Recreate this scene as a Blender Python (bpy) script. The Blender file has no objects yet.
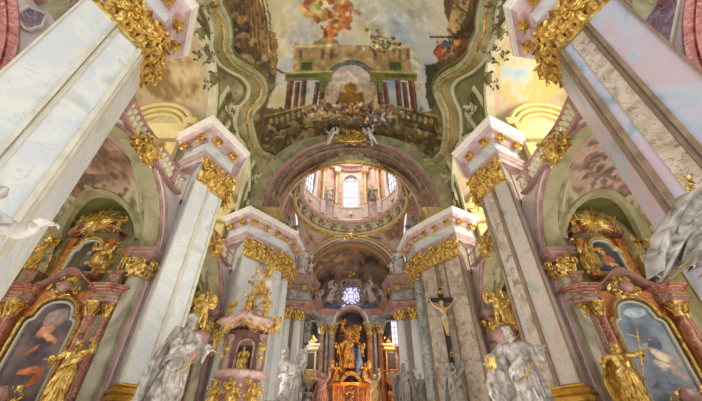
import bpy, math, random
import numpy as np
from math import sin, cos, pi, sqrt, atan2
from mathutils import Vector, Matrix

SC = bpy.context.scene
COL = SC.collection

# ------------------------------------------------------------------ camera
FPX, TILT = 325.0, math.atan(240 / 325.0)
cam_data = bpy.data.cameras.new('camera')
cam = bpy.data.objects.new('camera', cam_data)
COL.objects.link(cam)
cam.location = (0, 0, 0)
cam.rotation_euler = (pi / 2 + TILT, 0, 0)
cam_data.sensor_width = 36
cam_data.lens = 36 * FPX / 702.0
cam_data.clip_start = 0.05
cam_data.clip_end = 300
SC.camera = cam

# ------------------------------------------------------------------ light
world = bpy.data.worlds.new('World')
SC.world = world
world.use_nodes = True
world.node_tree.nodes['Background'].inputs[0].default_value = (0.93, 0.96, 1.0, 1)
world.node_tree.nodes['Background'].inputs[1].default_value = .75


def area(name, loc, target, sx, sy, power, col=(1, 1, 1)):
    d = bpy.data.lights.new(name, 'AREA')
    d.shape = 'RECTANGLE'
    d.size, d.size_y, d.energy, d.color = sx, sy, power, col
    o = bpy.data.objects.new(name, d)
    o.location = loc
    o.rotation_euler = (Vector(target) - Vector(loc)).to_track_quat('-Z', 'Y').to_euler()
    COL.objects.link(o)
    return o


area('west_fill_light', (3.5, -5.5, 9), (-3, 20, 12), 17, 16, 850, (1, .98, .96))  # added area light behind the camera, standing in for a west window
area('vault_fill_light', (0, 12, -1.3), (0, 12, 20), 13, 22, 1350, (1, .96, .90))  # unseen upward fill added just above the floor to brighten the vault
for s in (-1, 1):
    for yc in (11.35, 20.85):
        area('gallery_window_light', (s * 15.8, yc - 1.0, 15.0), (s * 9, yc + .8, 16), 4, 5, 620 if s > 0 else 240, (1, .95, .84))
        area('chapel_window_light', (s * 16.0, yc - 1.0, 4.5), (s * 12, yc + 2.5, 6), 4, 5, 260 if s > 0 else 200, (1, .93, .80))
area('dome_fill_light', (0, 34, 43), (0, 34, 20), 8, 8, 1700, (1, .97, .95))  # unseen area light added inside the dome to brighten it
area('transept_fill_left', (-8.7, 33, 6), (0, 38, 12), 5, 6, 170, (1, .96, .92))  # unseen fill added behind the crossing pier to brighten the choir
area('transept_fill_right', (8.7, 33, 6), (0, 38, 12), 5, 6, 170, (1, .96, .92))  # matching unseen fill added on the right
area('choir_window_light', (4.9, 41.9, 10), (-3, 42, 5), 2, 4, 160, (.95, .97, 1))
area('choir_window_light', (-4.9, 41.9, 10), (3, 44, 5), 2, 4, 90, (.95, .97, 1))
area('high_altar_lamp', (0.6, 42.0, 0.5), (1.2, 47, 8), 5, 1.5, 480, (1, .60, .30))

SC.view_settings.view_transform = 'Standard'
SC.view_settings.look = 'None'
SC.view_settings.gamma = 1
SC.view_settings.exposure = 0.45

FLOOR = -1.6


def ray(u, v):
    x = (u - 351) / FPX
    y = (200.5 - v) / FPX
    return np.array([x, cos(TILT) - y * sin(TILT), sin(TILT) + y * cos(TILT)])


def at(u, v, **k):
    """the point of the plane X=, Y= or Z= that was read at (u, v) in the photograph"""
    (a, b), = k.items()
    d = ray(u, v)
    return d * (b / d['XYZ'.index(a)])


# ------------------------------------------------------------------ noise for painted frescoes
def vnoise(x, y, seed):
    r = np.random.RandomState(seed).rand(64, 64)
    xi, yi = np.floor(x).astype(int), np.floor(y).astype(int)
    fx, fy = x - xi, y - yi
    fx, fy = fx * fx * (3 - 2 * fx), fy * fy * (3 - 2 * fy)
    g = lambda i, j: r[i % 64, j % 64]
    return (g(xi, yi) * (1 - fx) + g(xi + 1, yi) * fx) * (1 - fy) + (g(xi, yi + 1) * (1 - fx) + g(xi + 1, yi + 1) * fx) * fy


def fbm(x, y, seed, octs=4):
    t, a, n = 0, 1.0, 0
    for o in range(octs):
        t = t + a * vnoise(x * 2 ** o, y * 2 ** o, seed + o)
        n += a
        a *= .55
    return t / n


def inpoly(x, y, poly):
    c = np.zeros(x.shape, bool)
    n = len(poly)
    for i in range(n):
        x1, y1 = poly[i]
        x2, y2 = poly[(i + 1) % n]
        if y1 == y2:
            continue
        c ^= ((y1 > y) != (y2 > y)) & (x < (x2 - x1) * (y - y1) / (y2 - y1) + x1)
    return c


def lin(c):
    c = np.asarray(c, float) / 255.0
    return np.where(c <= .04045, c / 12.92, ((c + .055) / 1.055) ** 2.4)


def smooth(e0, e1, v):
    t = np.clip((v - e0) / (e1 - e0), 0, 1)
    return t * t * (3 - 2 * t)


def ramp(t, stops):
    xs = [s[0] for s in stops]
    cs = np.array([s[1] for s in stops], float)
    return np.stack([np.interp(t, xs, cs[:, k]) for k in range(3)], -1)


# ------------------------------------------------------------------ materials
MATS = {}


def mat(name, cols, rough=.5, metal=0, scale=1.0, detail=5, dist=1.2, bump=0, bscale=8, spec=.5, emit=None, estr=0, veins=None, stretch=(1, 1, 1)):
    m = bpy.data.materials.new(name)
    m.use_nodes = True
    nt = m.node_tree
    b = nt.nodes['Principled BSDF']
    b.inputs['Roughness'].default_value = rough
    b.inputs['Metallic'].default_value = metal
    b.inputs['Specular IOR Level'].default_value = spec
    tc = nt.nodes.new('ShaderNodeTexCoord')
    mp = nt.nodes.new('ShaderNodeMapping')
    mp.inputs['Scale'].default_value = stretch
    nt.links.new(tc.outputs['Object'], mp.inputs[0])
    lc = [tuple(lin(c)) + (1,) for c in cols]
    if len(cols) == 1:
        b.inputs['Base Color'].default_value = lc[0]
    else:
        n = nt.nodes.new('ShaderNodeTexNoise')
        n.inputs['Scale'].default_value = scale
        n.inputs['Detail'].default_value = detail
        n.inputs['Distortion'].default_value = dist
        nt.links.new(mp.outputs[0], n.inputs['Vector'])
        r = nt.nodes.new('ShaderNodeValToRGB')
        while len(r.color_ramp.elements) < len(cols):
            r.color_ramp.elements.new(.5)
        for i, c in enumerate(lc):
            r.color_ramp.elements[i].position = .32 + .36 * i / (len(cols) - 1)
            r.color_ramp.elements[i].color = c
        nt.links.new(n.outputs[0], r.inputs[0])
        out = r.outputs[0]
        if veins:
            vcol, vs, vw = veins
            n2 = nt.nodes.new('ShaderNodeTexNoise')
            n2.inputs['Scale'].default_value = vs
            n2.inputs['Detail'].default_value = 6
            n2.inputs['Distortion'].default_value = 1.8
            nt.links.new(mp.outputs[0], n2.inputs['Vector'])
            r2 = nt.nodes.new('ShaderNodeValToRGB')
            e = r2.color_ramp.elements
            e[0].position, e[0].color = .5 - vw, (0, 0, 0, 1)
            e[1].position, e[1].color = .5 + vw, (0, 0, 0, 1)
            e.new(.5).color = (1, 1, 1, 1)
            nt.links.new(n2.outputs[0], r2.inputs[0])
            mx = nt.nodes.new('ShaderNodeMix')
            mx.data_type = 'RGBA'
            nt.links.new(r2.outputs[0], mx.inputs[0])
            nt.links.new(out, mx.inputs[6])
            mx.inputs[7].default_value = tuple(lin(vcol)) + (1,)
            out = mx.outputs[2]
        nt.links.new(out, b.inputs['Base Color'])
    if bump:
        n = nt.nodes.new('ShaderNodeTexNoise')
        n.inputs['Scale'].default_value = bscale
        n.inputs['Detail'].default_value = 3
        nt.links.new(tc.outputs['Object'], n.inputs['Vector'])
        bp = nt.nodes.new('ShaderNodeBump')
        bp.inputs['Strength'].default_value = bump
        bp.inputs['Distance'].default_value = .08
        nt.links.new(n.outputs[0], bp.inputs['Height'])
        nt.links.new(bp.outputs[0], b.inputs['Normal'])
    if emit:
        b.inputs['Emission Color'].default_value = tuple(lin(emit)) + (1,)
        b.inputs['Emission Strength'].default_value = estr
    MATS[name] = m
    return m


mat('white_marble', [(196, 205, 203), (228, 231, 226), (214, 220, 226), (236, 226, 218)], .3, scale=.45, dist=1.0, veins=((200, 210, 202), .9, .012))
mat('lilac_marble', [(146, 162, 170), (186, 192, 208), (202, 176, 184), (200, 206, 204)], .3, scale=.5, dist=1.0, veins=((186, 192, 192), 1.6, .02))
mat('beige_marble', [(150, 132, 112), (196, 180, 160), (214, 202, 190)], .35, scale=.9, dist=2, veins=((130, 100, 84), 1.6, .02))
mat('trim_marble', [(206, 200, 180), (226, 222, 206)], .4, scale=1.5)
mat('brown_trim', [(128, 104, 80), (158, 134, 108)], .4, scale=1.5)
mat('grey_marble', [(120, 122, 118), (176, 178, 172), (204, 204, 198)], .3, scale=.8, dist=2, veins=((90, 96, 92), 1.5, .03))
mat('pink_marble', [(170, 128, 116), (204, 168, 156), (222, 194, 184)], .35, scale=1.2, dist=1.8, veins=((236, 214, 204), 2.0, .02))
mat('rose_marble', [(146, 104, 98), (172, 130, 122), (190, 152, 142)], .35, scale=1.0, dist=1.0, veins=((204, 172, 162), 2.0, .012))
mat('pale_rose', [(204, 186, 178), (226, 212, 204), (220, 212, 206)], .4, scale=1.2)
mat('red_marble', [(150, 74, 62), (186, 104, 90), (204, 136, 122)], .3, scale=2.2, dist=2.2, veins=((222, 176, 164), 2.6, .02))
mat('purple_marble', [(110, 84, 104), (146, 116, 132), (170, 140, 150)], .35, scale=1.4, dist=2.5, veins=((190, 176, 176), 2.2, .03))
mat('warmlit_orange_marble', [(128, 62, 30), (184, 104, 50), (206, 136, 76)], .35, scale=1.6, dist=2.0, veins=((222, 180, 130), 2.2, .02))  # orange marble with warm altar light mixed into its tone
mat('brown_marble', [(112, 78, 62), (150, 112, 92), (176, 140, 120)], .3, scale=1.6, dist=2.0, veins=((214, 180, 160), 2.4, .02))
mat('column_brown', [(126, 94, 80), (174, 136, 118), (196, 164, 148)], .3, scale=1.4, dist=2.0)
mat('green_stucco', [(146, 142, 100), (178, 172, 132), (198, 190, 154)], .7, scale=.8)
mat('moss_stucco', [(106, 106, 50), (134, 130, 74)], .7, scale=.8)
mat('cream_stucco', [(206, 198, 160), (226, 220, 188)], .6, scale=1)
mat('yellow_stucco', [(220, 198, 130), (238, 220, 160)], .6, scale=1)
mat('white_plaster', [(226, 216, 206), (240, 234, 226)], .6, scale=1)
mat('gold', [(146, 106, 42), (228, 188, 94), (252, 230, 156)], .34, metal=.68, scale=3.5, bump=.35, bscale=9)
mat('lamplit_gold', [(150, 84, 30), (222, 150, 66), (246, 196, 104)], .36, metal=.7, scale=3.5, bump=.5, bscale=9)  # gold with the orange lamp glow put into its colour
mat('stone_white', [(150, 140, 130), (214, 208, 202), (226, 222, 216)], .5, scale=2.5, bump=.15, bscale=14)
mat('stone_grey', [(126, 118, 106), (176, 168, 156)], .55, scale=2.5, bump=.2, bscale=14)
mat('stone_rose_lit', [(176, 120, 98), (214, 168, 146)], .55, scale=2.5, bump=.2, bscale=14)  # pale stone with the rose light falling on it painted in
mat('altar_red', [(120, 62, 46), (164, 100, 78), (186, 128, 106)], .35, scale=2, dist=2, veins=((216, 180, 160), 2.4, .02))
mat('warm_grey_marble', [(150, 148, 134), (194, 192, 180), (206, 188, 178), (186, 194, 184)], .35, scale=.6, dist=1.2, veins=((170, 150, 140), 1.4, .015))
mat('impost_gold', [(126, 108, 56), (170, 150, 90), (190, 172, 116)], .5, scale=1.5)
mat('arch_brown', [(98, 80, 66), (136, 112, 92), (160, 134, 112)], .45, scale=1.2)
mat('olive_stone', [(138, 134, 108), (176, 170, 146), (196, 190, 172)], .5, scale=.7, dist=2)
mat('gold_smooth', [(170, 124, 44), (226, 184, 84)], .3, metal=.75, scale=2)
mat('lilac_rose', [(172, 140, 142), (204, 178, 178), (222, 204, 200)], .35, scale=1)
mat('stone_warm', [(116, 108, 98), (178, 170, 160), (216, 210, 204)], .55, scale=2.5, bump=.15, bscale=14)
mat('pale_wood_gilt', [(176, 152, 104), (214, 196, 150)], .5, metal=.1, scale=2)
mat('dark_wood', [(34, 30, 30), (60, 50, 44)], .45, scale=3)
mat('opening_shade', [(58, 42, 30), (86, 62, 42)], .7, scale=2)  # solid brown standing in for the shade inside openings
mat('dark_frame', [(52, 38, 34), (88, 60, 50)], .4, scale=3)
mat('swag_green', [(110, 116, 72), (196, 184, 130)], .5, scale=4)
mat('green_paint', [(86, 96, 60), (128, 134, 92)], .5, scale=3)
mat('dark_ornament', [(96, 84, 62), (134, 112, 84)], .6, scale=3)
mat('floor_stone', [(196, 186, 172), (222, 214, 202)], .35, scale=.8)
mat('window_glass', [(226, 226, 244)], .3, emit=(230, 230, 252), estr=.75)
mat('violet_glass', [(206, 200, 244)], .3, emit=(196, 190, 250), estr=1.0)
mat('lead', [(120, 118, 126)], .5)
mat('blue_paint', [(90, 128, 176), (150, 180, 206)], .5, scale=3)
mat('flesh_gold', [(196, 158, 104), (226, 196, 146)], .45, metal=.15, scale=3)
mv = bpy.data.materials.new('fresco')
mv.use_nodes = True
_a = mv.node_tree.nodes.new('ShaderNodeVertexColor')
_a.layer_name = 'pigment'
mv.node_tree.links.new(_a.outputs[0], mv.node_tree.nodes['Principled BSDF'].inputs['Base Color'])
mv.node_tree.nodes['Principled BSDF'].inputs['Roughness'].default_value = .75
MATS['fresco'] = mv


# ------------------------------------------------------------------ mesh builder
class MB:
    def __init__(s):
        s.v, s.f, s.c = [], [], None

    def add(s, vs, fs):
        o = len(s.v)
        s.v.extend([tuple(map(float, p)) for p in vs])
        s.f.extend([tuple(i + o for i in f) for f in fs])
        return s

    def box(s, c, d, rz=0, M=None, taper=1.0):
        vs = []
        for z in (-.5, .5):
            k = taper if z > 0 else 1
            for x, y in ((-.5, -.5), (.5, -.5), (.5, .5), (-.5, .5)):
                vs.append(Vector((x * d[0] * k, y * d[1] * k, z * d[2])))
        R = Matrix.Rotation(rz, 3, 'Z') if M is None else M
        s.add([R @ p + Vector(c) for p in vs], [(3, 2, 1, 0), (4, 5, 6, 7), (0, 1, 5, 4), (1, 2, 6, 5), (2, 3, 7, 6), (3, 0, 4, 7)])
        return s

    def grid(s, P, closed_u=False, closed_v=False, flip=False):
        nu, nv = len(P), len(P[0])
        fs = []
        for i in range(nu if closed_u else nu - 1):
            for j in range(nv if closed_v else nv - 1):
                a, b = i * nv + j, i * nv + (j + 1) % nv
                c, d = ((i + 1) % nu) * nv + (j + 1) % nv, ((i + 1) % nu) * nv + j
                fs.append((a, d, c, b) if flip else (a, b, c, d))
        s.add([p for row in P for p in row], fs)
        return s

    def lathe(s, prof, c=(0, 0, 0), n=20, a0=0, a1=2 * pi, sx=1, sy=1):
        full = abs(a1 - a0 - 2 * pi) < 1e-6
        m = n if full else n + 1
        P = []
        for r, z in prof:
            P.append([(c[0] + sx * r * cos(a0 + (a1 - a0) * k / n), c[1] + sy * r * sin(a0 + (a1 - a0) * k / n), c[2] + z) for k in range(m)])
        return s.grid(P, closed_v=full)

    def tube(s, pts, rad, n=6, cap=True):
        pts = [Vector(p) for p in pts]
        if not hasattr(rad, '__len__'):
            rad = [rad] * len(pts)
        P = []
        up = Vector((0.13, .2, 1)).normalized()
        for i, p in enumerate(pts):
            t = (pts[min(i + 1, len(pts) - 1)] - pts[max(i - 1, 0)])
            if t.length < 1e-9:
                t = Vector((0, 0, 1))
            t.normalize()
            a = t.cross(up)
            if a.length < .05:
                a = t.cross(Vector((1, 0, 0)))
            a.normalize()
            b = a.cross(t)
            up = b
            P.append([p + rad[i] * (cos(2 * pi * k / n) * a + sin(2 * pi * k / n) * b) for k in range(n)])
        o = len(s.v)
        s.grid(P, closed_v=True)
        if cap:
            s.f.append(tuple(o + k for k in range(n)))
            s.f.append(tuple(o + (len(pts) - 1) * n + k for k in reversed(range(n))))
        return s

    def ball(s, c, r, n=8, m=6, R=None):
        if not hasattr(r, '__len__'):
            r = (r, r, r)
        P = []
        for i in range(m + 1):
            th = pi * i / m
            row = []
            for k in range(n):
                v = Vector((r[0] * sin(th) * cos(2 * pi * k / n), r[1] * sin(th) * sin(2 * pi * k / n), r[2] * cos(th)))
                row.append((R @ v if R else v) + Vector(c))
            P.append(row)
        return s.grid(P, closed_v=True)

    def prism(s, poly, z0, z1):
        n = len(poly)
        vs = [(x, y, z0) for x, y in poly] + [(x, y, z1) for x, y in poly]
        fs = [tuple(range(n))[::-1], tuple(range(n, 2 * n))]
        fs += [(i, (i + 1) % n, n + (i + 1) % n, n + i) for i in range(n)]
        return s.add(vs, fs)

    def mold(s, poly, prof, closed=True):
        """moulding: prof = [(offset outward, z)] run along a plan polygon (counter-clockwise) with mitres"""
        P = [miter(poly, d, closed) for d, z in prof]
        G = [[(x, y, z) for x, y in P[i]] for i, (d, z) in enumerate(prof)]
        s.grid(G, closed_v=closed)
        if closed:
            for g, rev in ((G[0], True), (G[-1], False)):
                o = len(s.v)
                s.v.extend([tuple(p) for p in g])
                r = list(range(o, o + len(g)))
                s.f.append(tuple(r[::-1] if rev else r))
        return s

    def sweep(s, path, nrm, prof, closed=False):
        """prof = [(a, b)]: a along nrm[i] (Vector per point), b along the second axis (nrm2)"""
        P = []
        for i, p in enumerate(path):
            n1, n2 = nrm[i]
            P.append([Vector(p) + a * n1 + b * n2 for a, b in prof])
        return s.grid(P, closed_u=closed, closed_v=True)

    def merge(s, o, M=None):
        s.add([(M @ Vector(p)) for p in o.v] if M is not None else o.v, o.f)
        return s

    def build(s, name, m, parent=None, smoothf=False):
        org = parent['_org'] if parent is not None and '_org' in parent else (0, 0, 0)
        me = bpy.data.meshes.new(name)
        me.from_pydata([(p[0] - org[0], p[1] - org[1], p[2] - org[2]) for p in s.v], [], s.f)
        if s.c is not None:
            ca = me.color_attributes.new('pigment', 'FLOAT_COLOR', 'POINT')
            a = np.ones((len(s.v), 4))
            a[:, :3] = s.c
            ca.data.foreach_set('color', a.ravel())
        me.materials.append(MATS[m])
        if smoothf:
            me.polygons.foreach_set('use_smooth', [True] * len(me.polygons))
        me.update()
        o = bpy.data.objects.new(name, me)
        COL.objects.link(o)
        if parent is not None:
            o.parent = parent
            o['_org'] = org
        else:
            o['_org'] = (0, 0, 0)
        return o


def miter(poly, d, closed=True):
    n = len(poly)
    out = []
    for i in range(n):
        p = Vector(poly[i])
        if closed or 0 < i < n - 1:
            a, b = Vector(poly[i - 1]), Vector(poly[(i + 1) % n])
            e1, e2 = (p - a).normalized(), (b - p).normalized()
        elif i == 0:
            e1 = e2 = (Vector(poly[1]) - p).normalized()
        else:
            e1 = e2 = (p - Vector(poly[i - 1])).normalized()
        n1, n2 = Vector((e1.y, -e1.x)), Vector((e2.y, -e2.x))
        k = max(1 + n1.dot(n2), .35)
        q = p + (n1 + n2) * (d / k)
        out.append((q.x, q.y))
    return out


def thing(name, label, cat, loc=(0, 0, 0), group=None):
    o = bpy.data.objects.new(name, None)
    o.empty_display_size = .3
    COL.objects.link(o)
    o.location = loc
    o['_org'] = tuple(loc)
    tag(o, label, cat, group)
    return o


def tag(o, label=None, cat=None, group=None):
    if label:
        o['label'] = label
    if cat:
        o['category'] = cat
    if group:
        o['group'] = group
    return o


def struct(mb, name, m, smoothf=False):
    o = mb.build(name, m, None, smoothf)
    o['kind'] = 'structure'
    return o


CH = {}


def kids(o):
    return [c for c in bpy.data.objects if c.parent == o]


def copy_tree(o, parent=None):
    c = o.copy()
    COL.objects.link(c)
    if parent is not None:
        c.parent = parent
    for k in kids(o):
        copy_tree(k, c)
    return c


def mirror(o, label=None, group=None):
    c = copy_tree(o)
    c.location.x = -o.location.x
    c.scale.x = -o.scale.x
    if label:
        c['label'] = label
    if group:
        c['group'] = group
    return c


def shift(o, d, label=None, group=None, rz=None, sc=None):
    c = copy_tree(o)
    c.location = Vector(o.location) + Vector(d)
    if rz is not None:
        c.rotation_euler.z = rz
    if sc is not None:
        c.scale = (sc, sc, sc)
    if label:
        c['label'] = label
    if group:
        c['group'] = group
    return c


# ------------------------------------------------------------------ ornament
def scroll(mb, c, r, u, size, rnd, turns=1.1, thick=.12, lift=.1):
    """C-scroll in the plane (r, u), raised towards n"""
    c, r, u = Vector(c), Vector(r), Vector(u)
    n = r.cross(u)
    ph, sg = rnd.uniform(0, 2 * pi), rnd.choice((-1, 1))
    pts, rad = [], []
    N = 9
    for i in range(N):
        t = i / (N - 1)
        a = ph + sg * turns * 2 * pi * t
        q = size * (.5 - .38 * t)
        pts.append(c + r * q * cos(a) + u * q * sin(a) + n * lift * size * (1 + sin(3 * t)))
        rad.append(size * thick * (1.1 - .75 * abs(2 * t - .7)))
    mb.tube(pts, rad, 5)


def leaf(mb, base, up, out, h, w, curl=.5, nseg=6):
    """acanthus leaf: ribbed strip rising along up and curling towards out"""
    base, up, out = Vector(base), Vector(up).normalized(), Vector(out).normalized()
    side = up.cross(out).normalized()
    P = []
    for i in range(nseg + 1):
        t = i / nseg
        a = curl * 2.6 * max(0, t - .35) / .65
        ctr = base + up * (h * (min(t, .6) + .4 * sin(min(a, pi)) * (1 if t > .6 else 0))) + out * (h * (.10 * t + .42 * curl * (1 - cos(a))))
        ww = w * (.35 + .75 * sin(pi * min(1, .12 + .88 * t)) ** .8) * (1 if i % 2 == 0 else .72)
        if i == nseg:
            ww = w * .15
        P.append([ctr + side * ww * k * .5 + out * (.16 * w * (1 - abs(k)) - .05 * w * (abs(k) == .5)) for k in (-1, -.5, 0, .5, 1)] +
                 [ctr + side * ww * .9 * .5 - out * .06 * w, ctr - side * ww * .9 * .5 - out * .06 * w])
    mb.grid(P, closed_v=True)


def rocaille(mb, c, r, u, w, h, seed, n=30, k=1.0):
    """a cluster of scrolls and leaves filling an ellipse"""
    rnd = random.Random(seed)
    c, r, u = Vector(c), Vector(r).normalized(), Vector(u).normalized()
    nn = r.cross(u)
    for i in range(n):
        a, q = rnd.uniform(0, 2 * pi), sqrt(rnd.random())
        p = c + r * (w / 2 * q * cos(a)) + u * (h / 2 * q * sin(a)) + nn * rnd.uniform(0, .12) * min(w, h)
        s = k * min(w, h) * rnd.uniform(.25, .5)
        if rnd.random() < .6:
            scroll(mb, p, r, u, s, rnd, rnd.uniform(.6, 1.3), .14)
        else:
            b = rnd.uniform(0, 2 * pi)
            leaf(mb, p, r * cos(b) + u * sin(b), nn, s * 1.1, s * .6, .6, 4)


def capital(mb, poly, idx, z0, h, seed, step=.42):
    """gilded composite capital wrapped along the given edges of the plan polygon"""
    rnd = random.Random(seed)
    Z = Vector((0, 0, 1))
    for i in idx:
        a, b = Vector(poly[i]), Vector(poly[(i + 1) % len(poly)])
        e = (b - a)
        L = e.length
        e.normalize()
        nn = Vector((e.y, -e.x, 0))
        k = max(1, round(L / step))
        for row, (zz, hh, off) in enumerate(((0, .42, .02), (.28, .42, .10), (.52, .42, .2))):
            m = k + (row % 2)
            for j in range(m):
                t = (j + (.5 if row % 2 == 0 else 0)) / max(1, (m if row % 2 == 0 else m - 1))
                p = a + e * L * t
                if row and rnd.random() < .22:
                    continue
                leaf(mb, (p.x + nn.x * off, p.y + nn.y * off, z0 + zz * h), Z, nn, hh * h * rnd.uniform(.9, 1.15), L / k * 1.0, rnd.uniform(.7, 1.0))
        for t in (0.02, .5, .98):
            p = a + e * L * t
            for s in (-1, 1):
                scroll(mb, (p.x + nn.x * .38, p.y + nn.y * .38, z0 + .82 * h), Vector((e.x, e.y, 0)) * s, Z, .42 * h, rnd, 1.3, .16)
        for t in np.linspace(.1, .9, k + 1):
            p = a + e * L * t
            scroll(mb, (p.x + nn.x * .25, p.y + nn.y * .25, z0 + rnd.uniform(.3, .7) * h), Vector((e.x, e.y, 0)), Z, .3 * h, rnd, 1.0, .16)
        mb.box(((a.x + b.x) / 2 + nn.x * .04, (a.y + b.y) / 2 + nn.y * .04, z0 + .04), (L + .06, .14, .08), atan2(e.y, e.x))


def round_cap(mb, c, r, z0, h, seed, n=8):
    rnd = random.Random(seed)
    Z = Vector((0, 0, 1))
    mb.lathe([(r * 1.08, 0), (r * 1.15, h * .05), (r * 1.02, h * .1), (r * 1.05, h * .6), (r * 1.35, h * .95), (0, h * .95)], (c[0], c[1], z0), 12)
    for row in range(2):
        for j in range(n):
            a = 2 * pi * (j + row * .5) / n
            o = Vector((cos(a), sin(a), 0))
            leaf(mb, Vector((c[0], c[1], z0 + row * .28 * h)) + o * r * (1.02 + .08 * row), Z, o, .55 * h, r * .8, .9, 5)
    for j in range(4):
        a = pi / 4 + j * pi / 2
        o = Vector((cos(a), sin(a), 0))
        for s in (-1, 1):
            scroll(mb, Vector((c[0], c[1], z0 + .82 * h)) + o * r * 1.55, o * s, Z, .42 * h, rnd, 1.3, .16)
    mb.box((c[0], c[1], z0 + .97 * h), (r * 2.9, r * 2.9, h * .1))


def arc(cy, cz, a, b, x, t0, t1, n):
    return [(x, cy + a * cos(t0 + (t1 - t0) * i / n), cz + b * sin(t0 + (t1 - t0) * i / n)) for i in range(n + 1)]
# ------------------------------------------------------------------ carved figures
def evaluate(me, mods):
    o = bpy.data.objects.new('carving', me)
    COL.objects.link(o)
    for typ, kw in mods:
        m = o.modifiers.new(typ, typ)
        for k, v in kw.items():
            setattr(m, k, v)
    dg = bpy.context.evaluated_depsgraph_get()
    dg.update()
    r = bpy.data.meshes.new_from_object(o.evaluated_get(dg))
    vs = [tuple(v.co) for v in r.vertices]
    fs = [tuple(p.vertices) for p in r.polygons]
    bpy.data.objects.remove(o)
    bpy.data.meshes.remove(r)
    return vs, fs


def skin(joints, edges, radii, root):
    me = bpy.data.meshes.new('bones')
    names = list(joints)
    me.from_pydata([joints[n] for n in names], [(names.index(a), names.index(b)) for a, b in edges], [])
    o = bpy.data.objects.new('bones', me)
    COL.objects.link(o)
    o.modifiers.new('Skin', 'SKIN')
    for n, v in zip(names, me.skin_vertices[0].data):
        v.radius = (radii[n], radii[n])
        v.use_root = n == root
    s = o.modifiers.new('Sub', 'SUBSURF')
    s.levels = 1
    dg = bpy.context.evaluated_depsgraph_get()
    dg.update()
    r = bpy.data.meshes.new_from_object(o.evaluated_get(dg))
    vs = [tuple(v.co) for v in r.vertices]
    fs = [tuple(p.vertices) for p in r.polygons]
    bpy.data.objects.remove(o)
    bpy.data.meshes.remove(r)
    return vs, fs


def loft(mb, rings, n=28, folds=9, amp=.0, ph=0.0, twist=0.0):
    """rings = [(cx, cy, z, rx, ry, fold)] closed tube of cloth with pleats"""
    P = []
    for i, (cx, cy, z, rx, ry, fo) in enumerate(rings):
        row = []
        for k in range(n):
            a = 2 * pi * k / n
            f = sin(folds * a + ph + twist * i) + .5 * sin((folds * 2 - 3) * a + 2 * ph + i * .7)
            q = 1 + fo * f * .7
            row.append((cx + rx * q * cos(a), cy + ry * q * sin(a), z + .25 * fo * rx * sin(3 * a + ph)))
        P.append(row)
    o = len(mb.v)
    mb.grid(P, closed_v=True)
    mb.f.append(tuple(o + k for k in range(n)))
    mb.f.append(tuple(o + (len(P) - 1) * n + k for k in reversed(range(n))))


FIG = {}


def hand(mb, W, d, s):
    d = d.normalized()
    sd = d.cross(Vector((0, 0, 1)))
    sd = sd.normalized() if sd.length > .1 else Vector((1, 0, 0))
    nn = sd.cross(d)
    pc = W + d * .022
    Mx = Matrix((sd, d, nn)).transposed()
    mb.ball(pc, (.024, .034, .014), 8, 6, Mx)
    for q in range(4):
        b = pc + sd * (.0075 * (q * 2 - 3)) + d * .018
        e = sd * (.006 * (q - 1.5))
        L = (.046, .056, .053, .040)[q]
        mb.tube([b, b + d * L * .5 + nn * .002 + e, b + d * L * .82 - nn * .010 + e * 1.8, b + d * L * .97 - nn * .024 + e * 2.2], [.0095, .0090, .0085, .0065], 6)
    b = pc + sd * (.02 * s) - d * .01
    mb.tube([pc, b, b + sd * s * .018 + d * .018 - nn * .008, b + sd * s * .022 + d * .038 - nn * .016], [.012, .0105, .0095, .007], 6)


def largest(vs, fs):
    p = list(range(len(vs)))

    def find(a):
        while p[a] != a:
            p[a] = p[p[a]]
            a = p[a]
        return a
    for f in fs:
        r = find(f[0])
        for k in f[1:]:
            q = find(k)
            if q != r:
                p[q] = r
    cnt = {}
    for k in range(len(vs)):
        r = find(k)
        cnt[r] = cnt.get(r, 0) + 1
    best = max(cnt, key=cnt.get)
    idx = {}
    nv = []
    for k in range(len(vs)):
        if find(k) == best:
            idx[k] = len(nv)
            nv.append(vs[k])
    return nv, [tuple(idx[k] for k in f) for f in fs if f[0] in idx]


def cloth(mb, path, w, up=(0, 0, 1), folds=5, amp=.03, thick=.02, seed=1):
    """a billowing strip of cloth: rows across `up`, rippling along its width"""
    rnd = random.Random(seed)
    up = Vector(up)
    P = []
    n = 22
    for i in range(len(path)):
        p = Vector(path[i])
        t = (Vector(path[min(i + 1, len(path) - 1)]) - Vector(path[max(i - 1, 0)])).normalized()
        u = (up - up.project(t)).normalized()
        nn = t.cross(u)
        row = []
        for k in range(n):
            v = k / (n - 1) - .5
            f = amp * (sin(v * folds * 2 * pi + i * .5 + seed) + .4 * sin(v * folds * 3.7 * pi + seed))
            row.append(p + u * w[i] * v + nn * f + t * .03 * sin(v * 9 + seed))
        P.append(row + [q + nn * thick for q in reversed(row)])
    o = len(mb.v)
    m = 2 * n
    mb.grid(P, closed_v=True)
    mb.f.append(tuple(o + k for k in range(m)))
    mb.f.append(tuple(o + (len(P) - 1) * m + k for k in reversed(range(m))))


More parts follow.
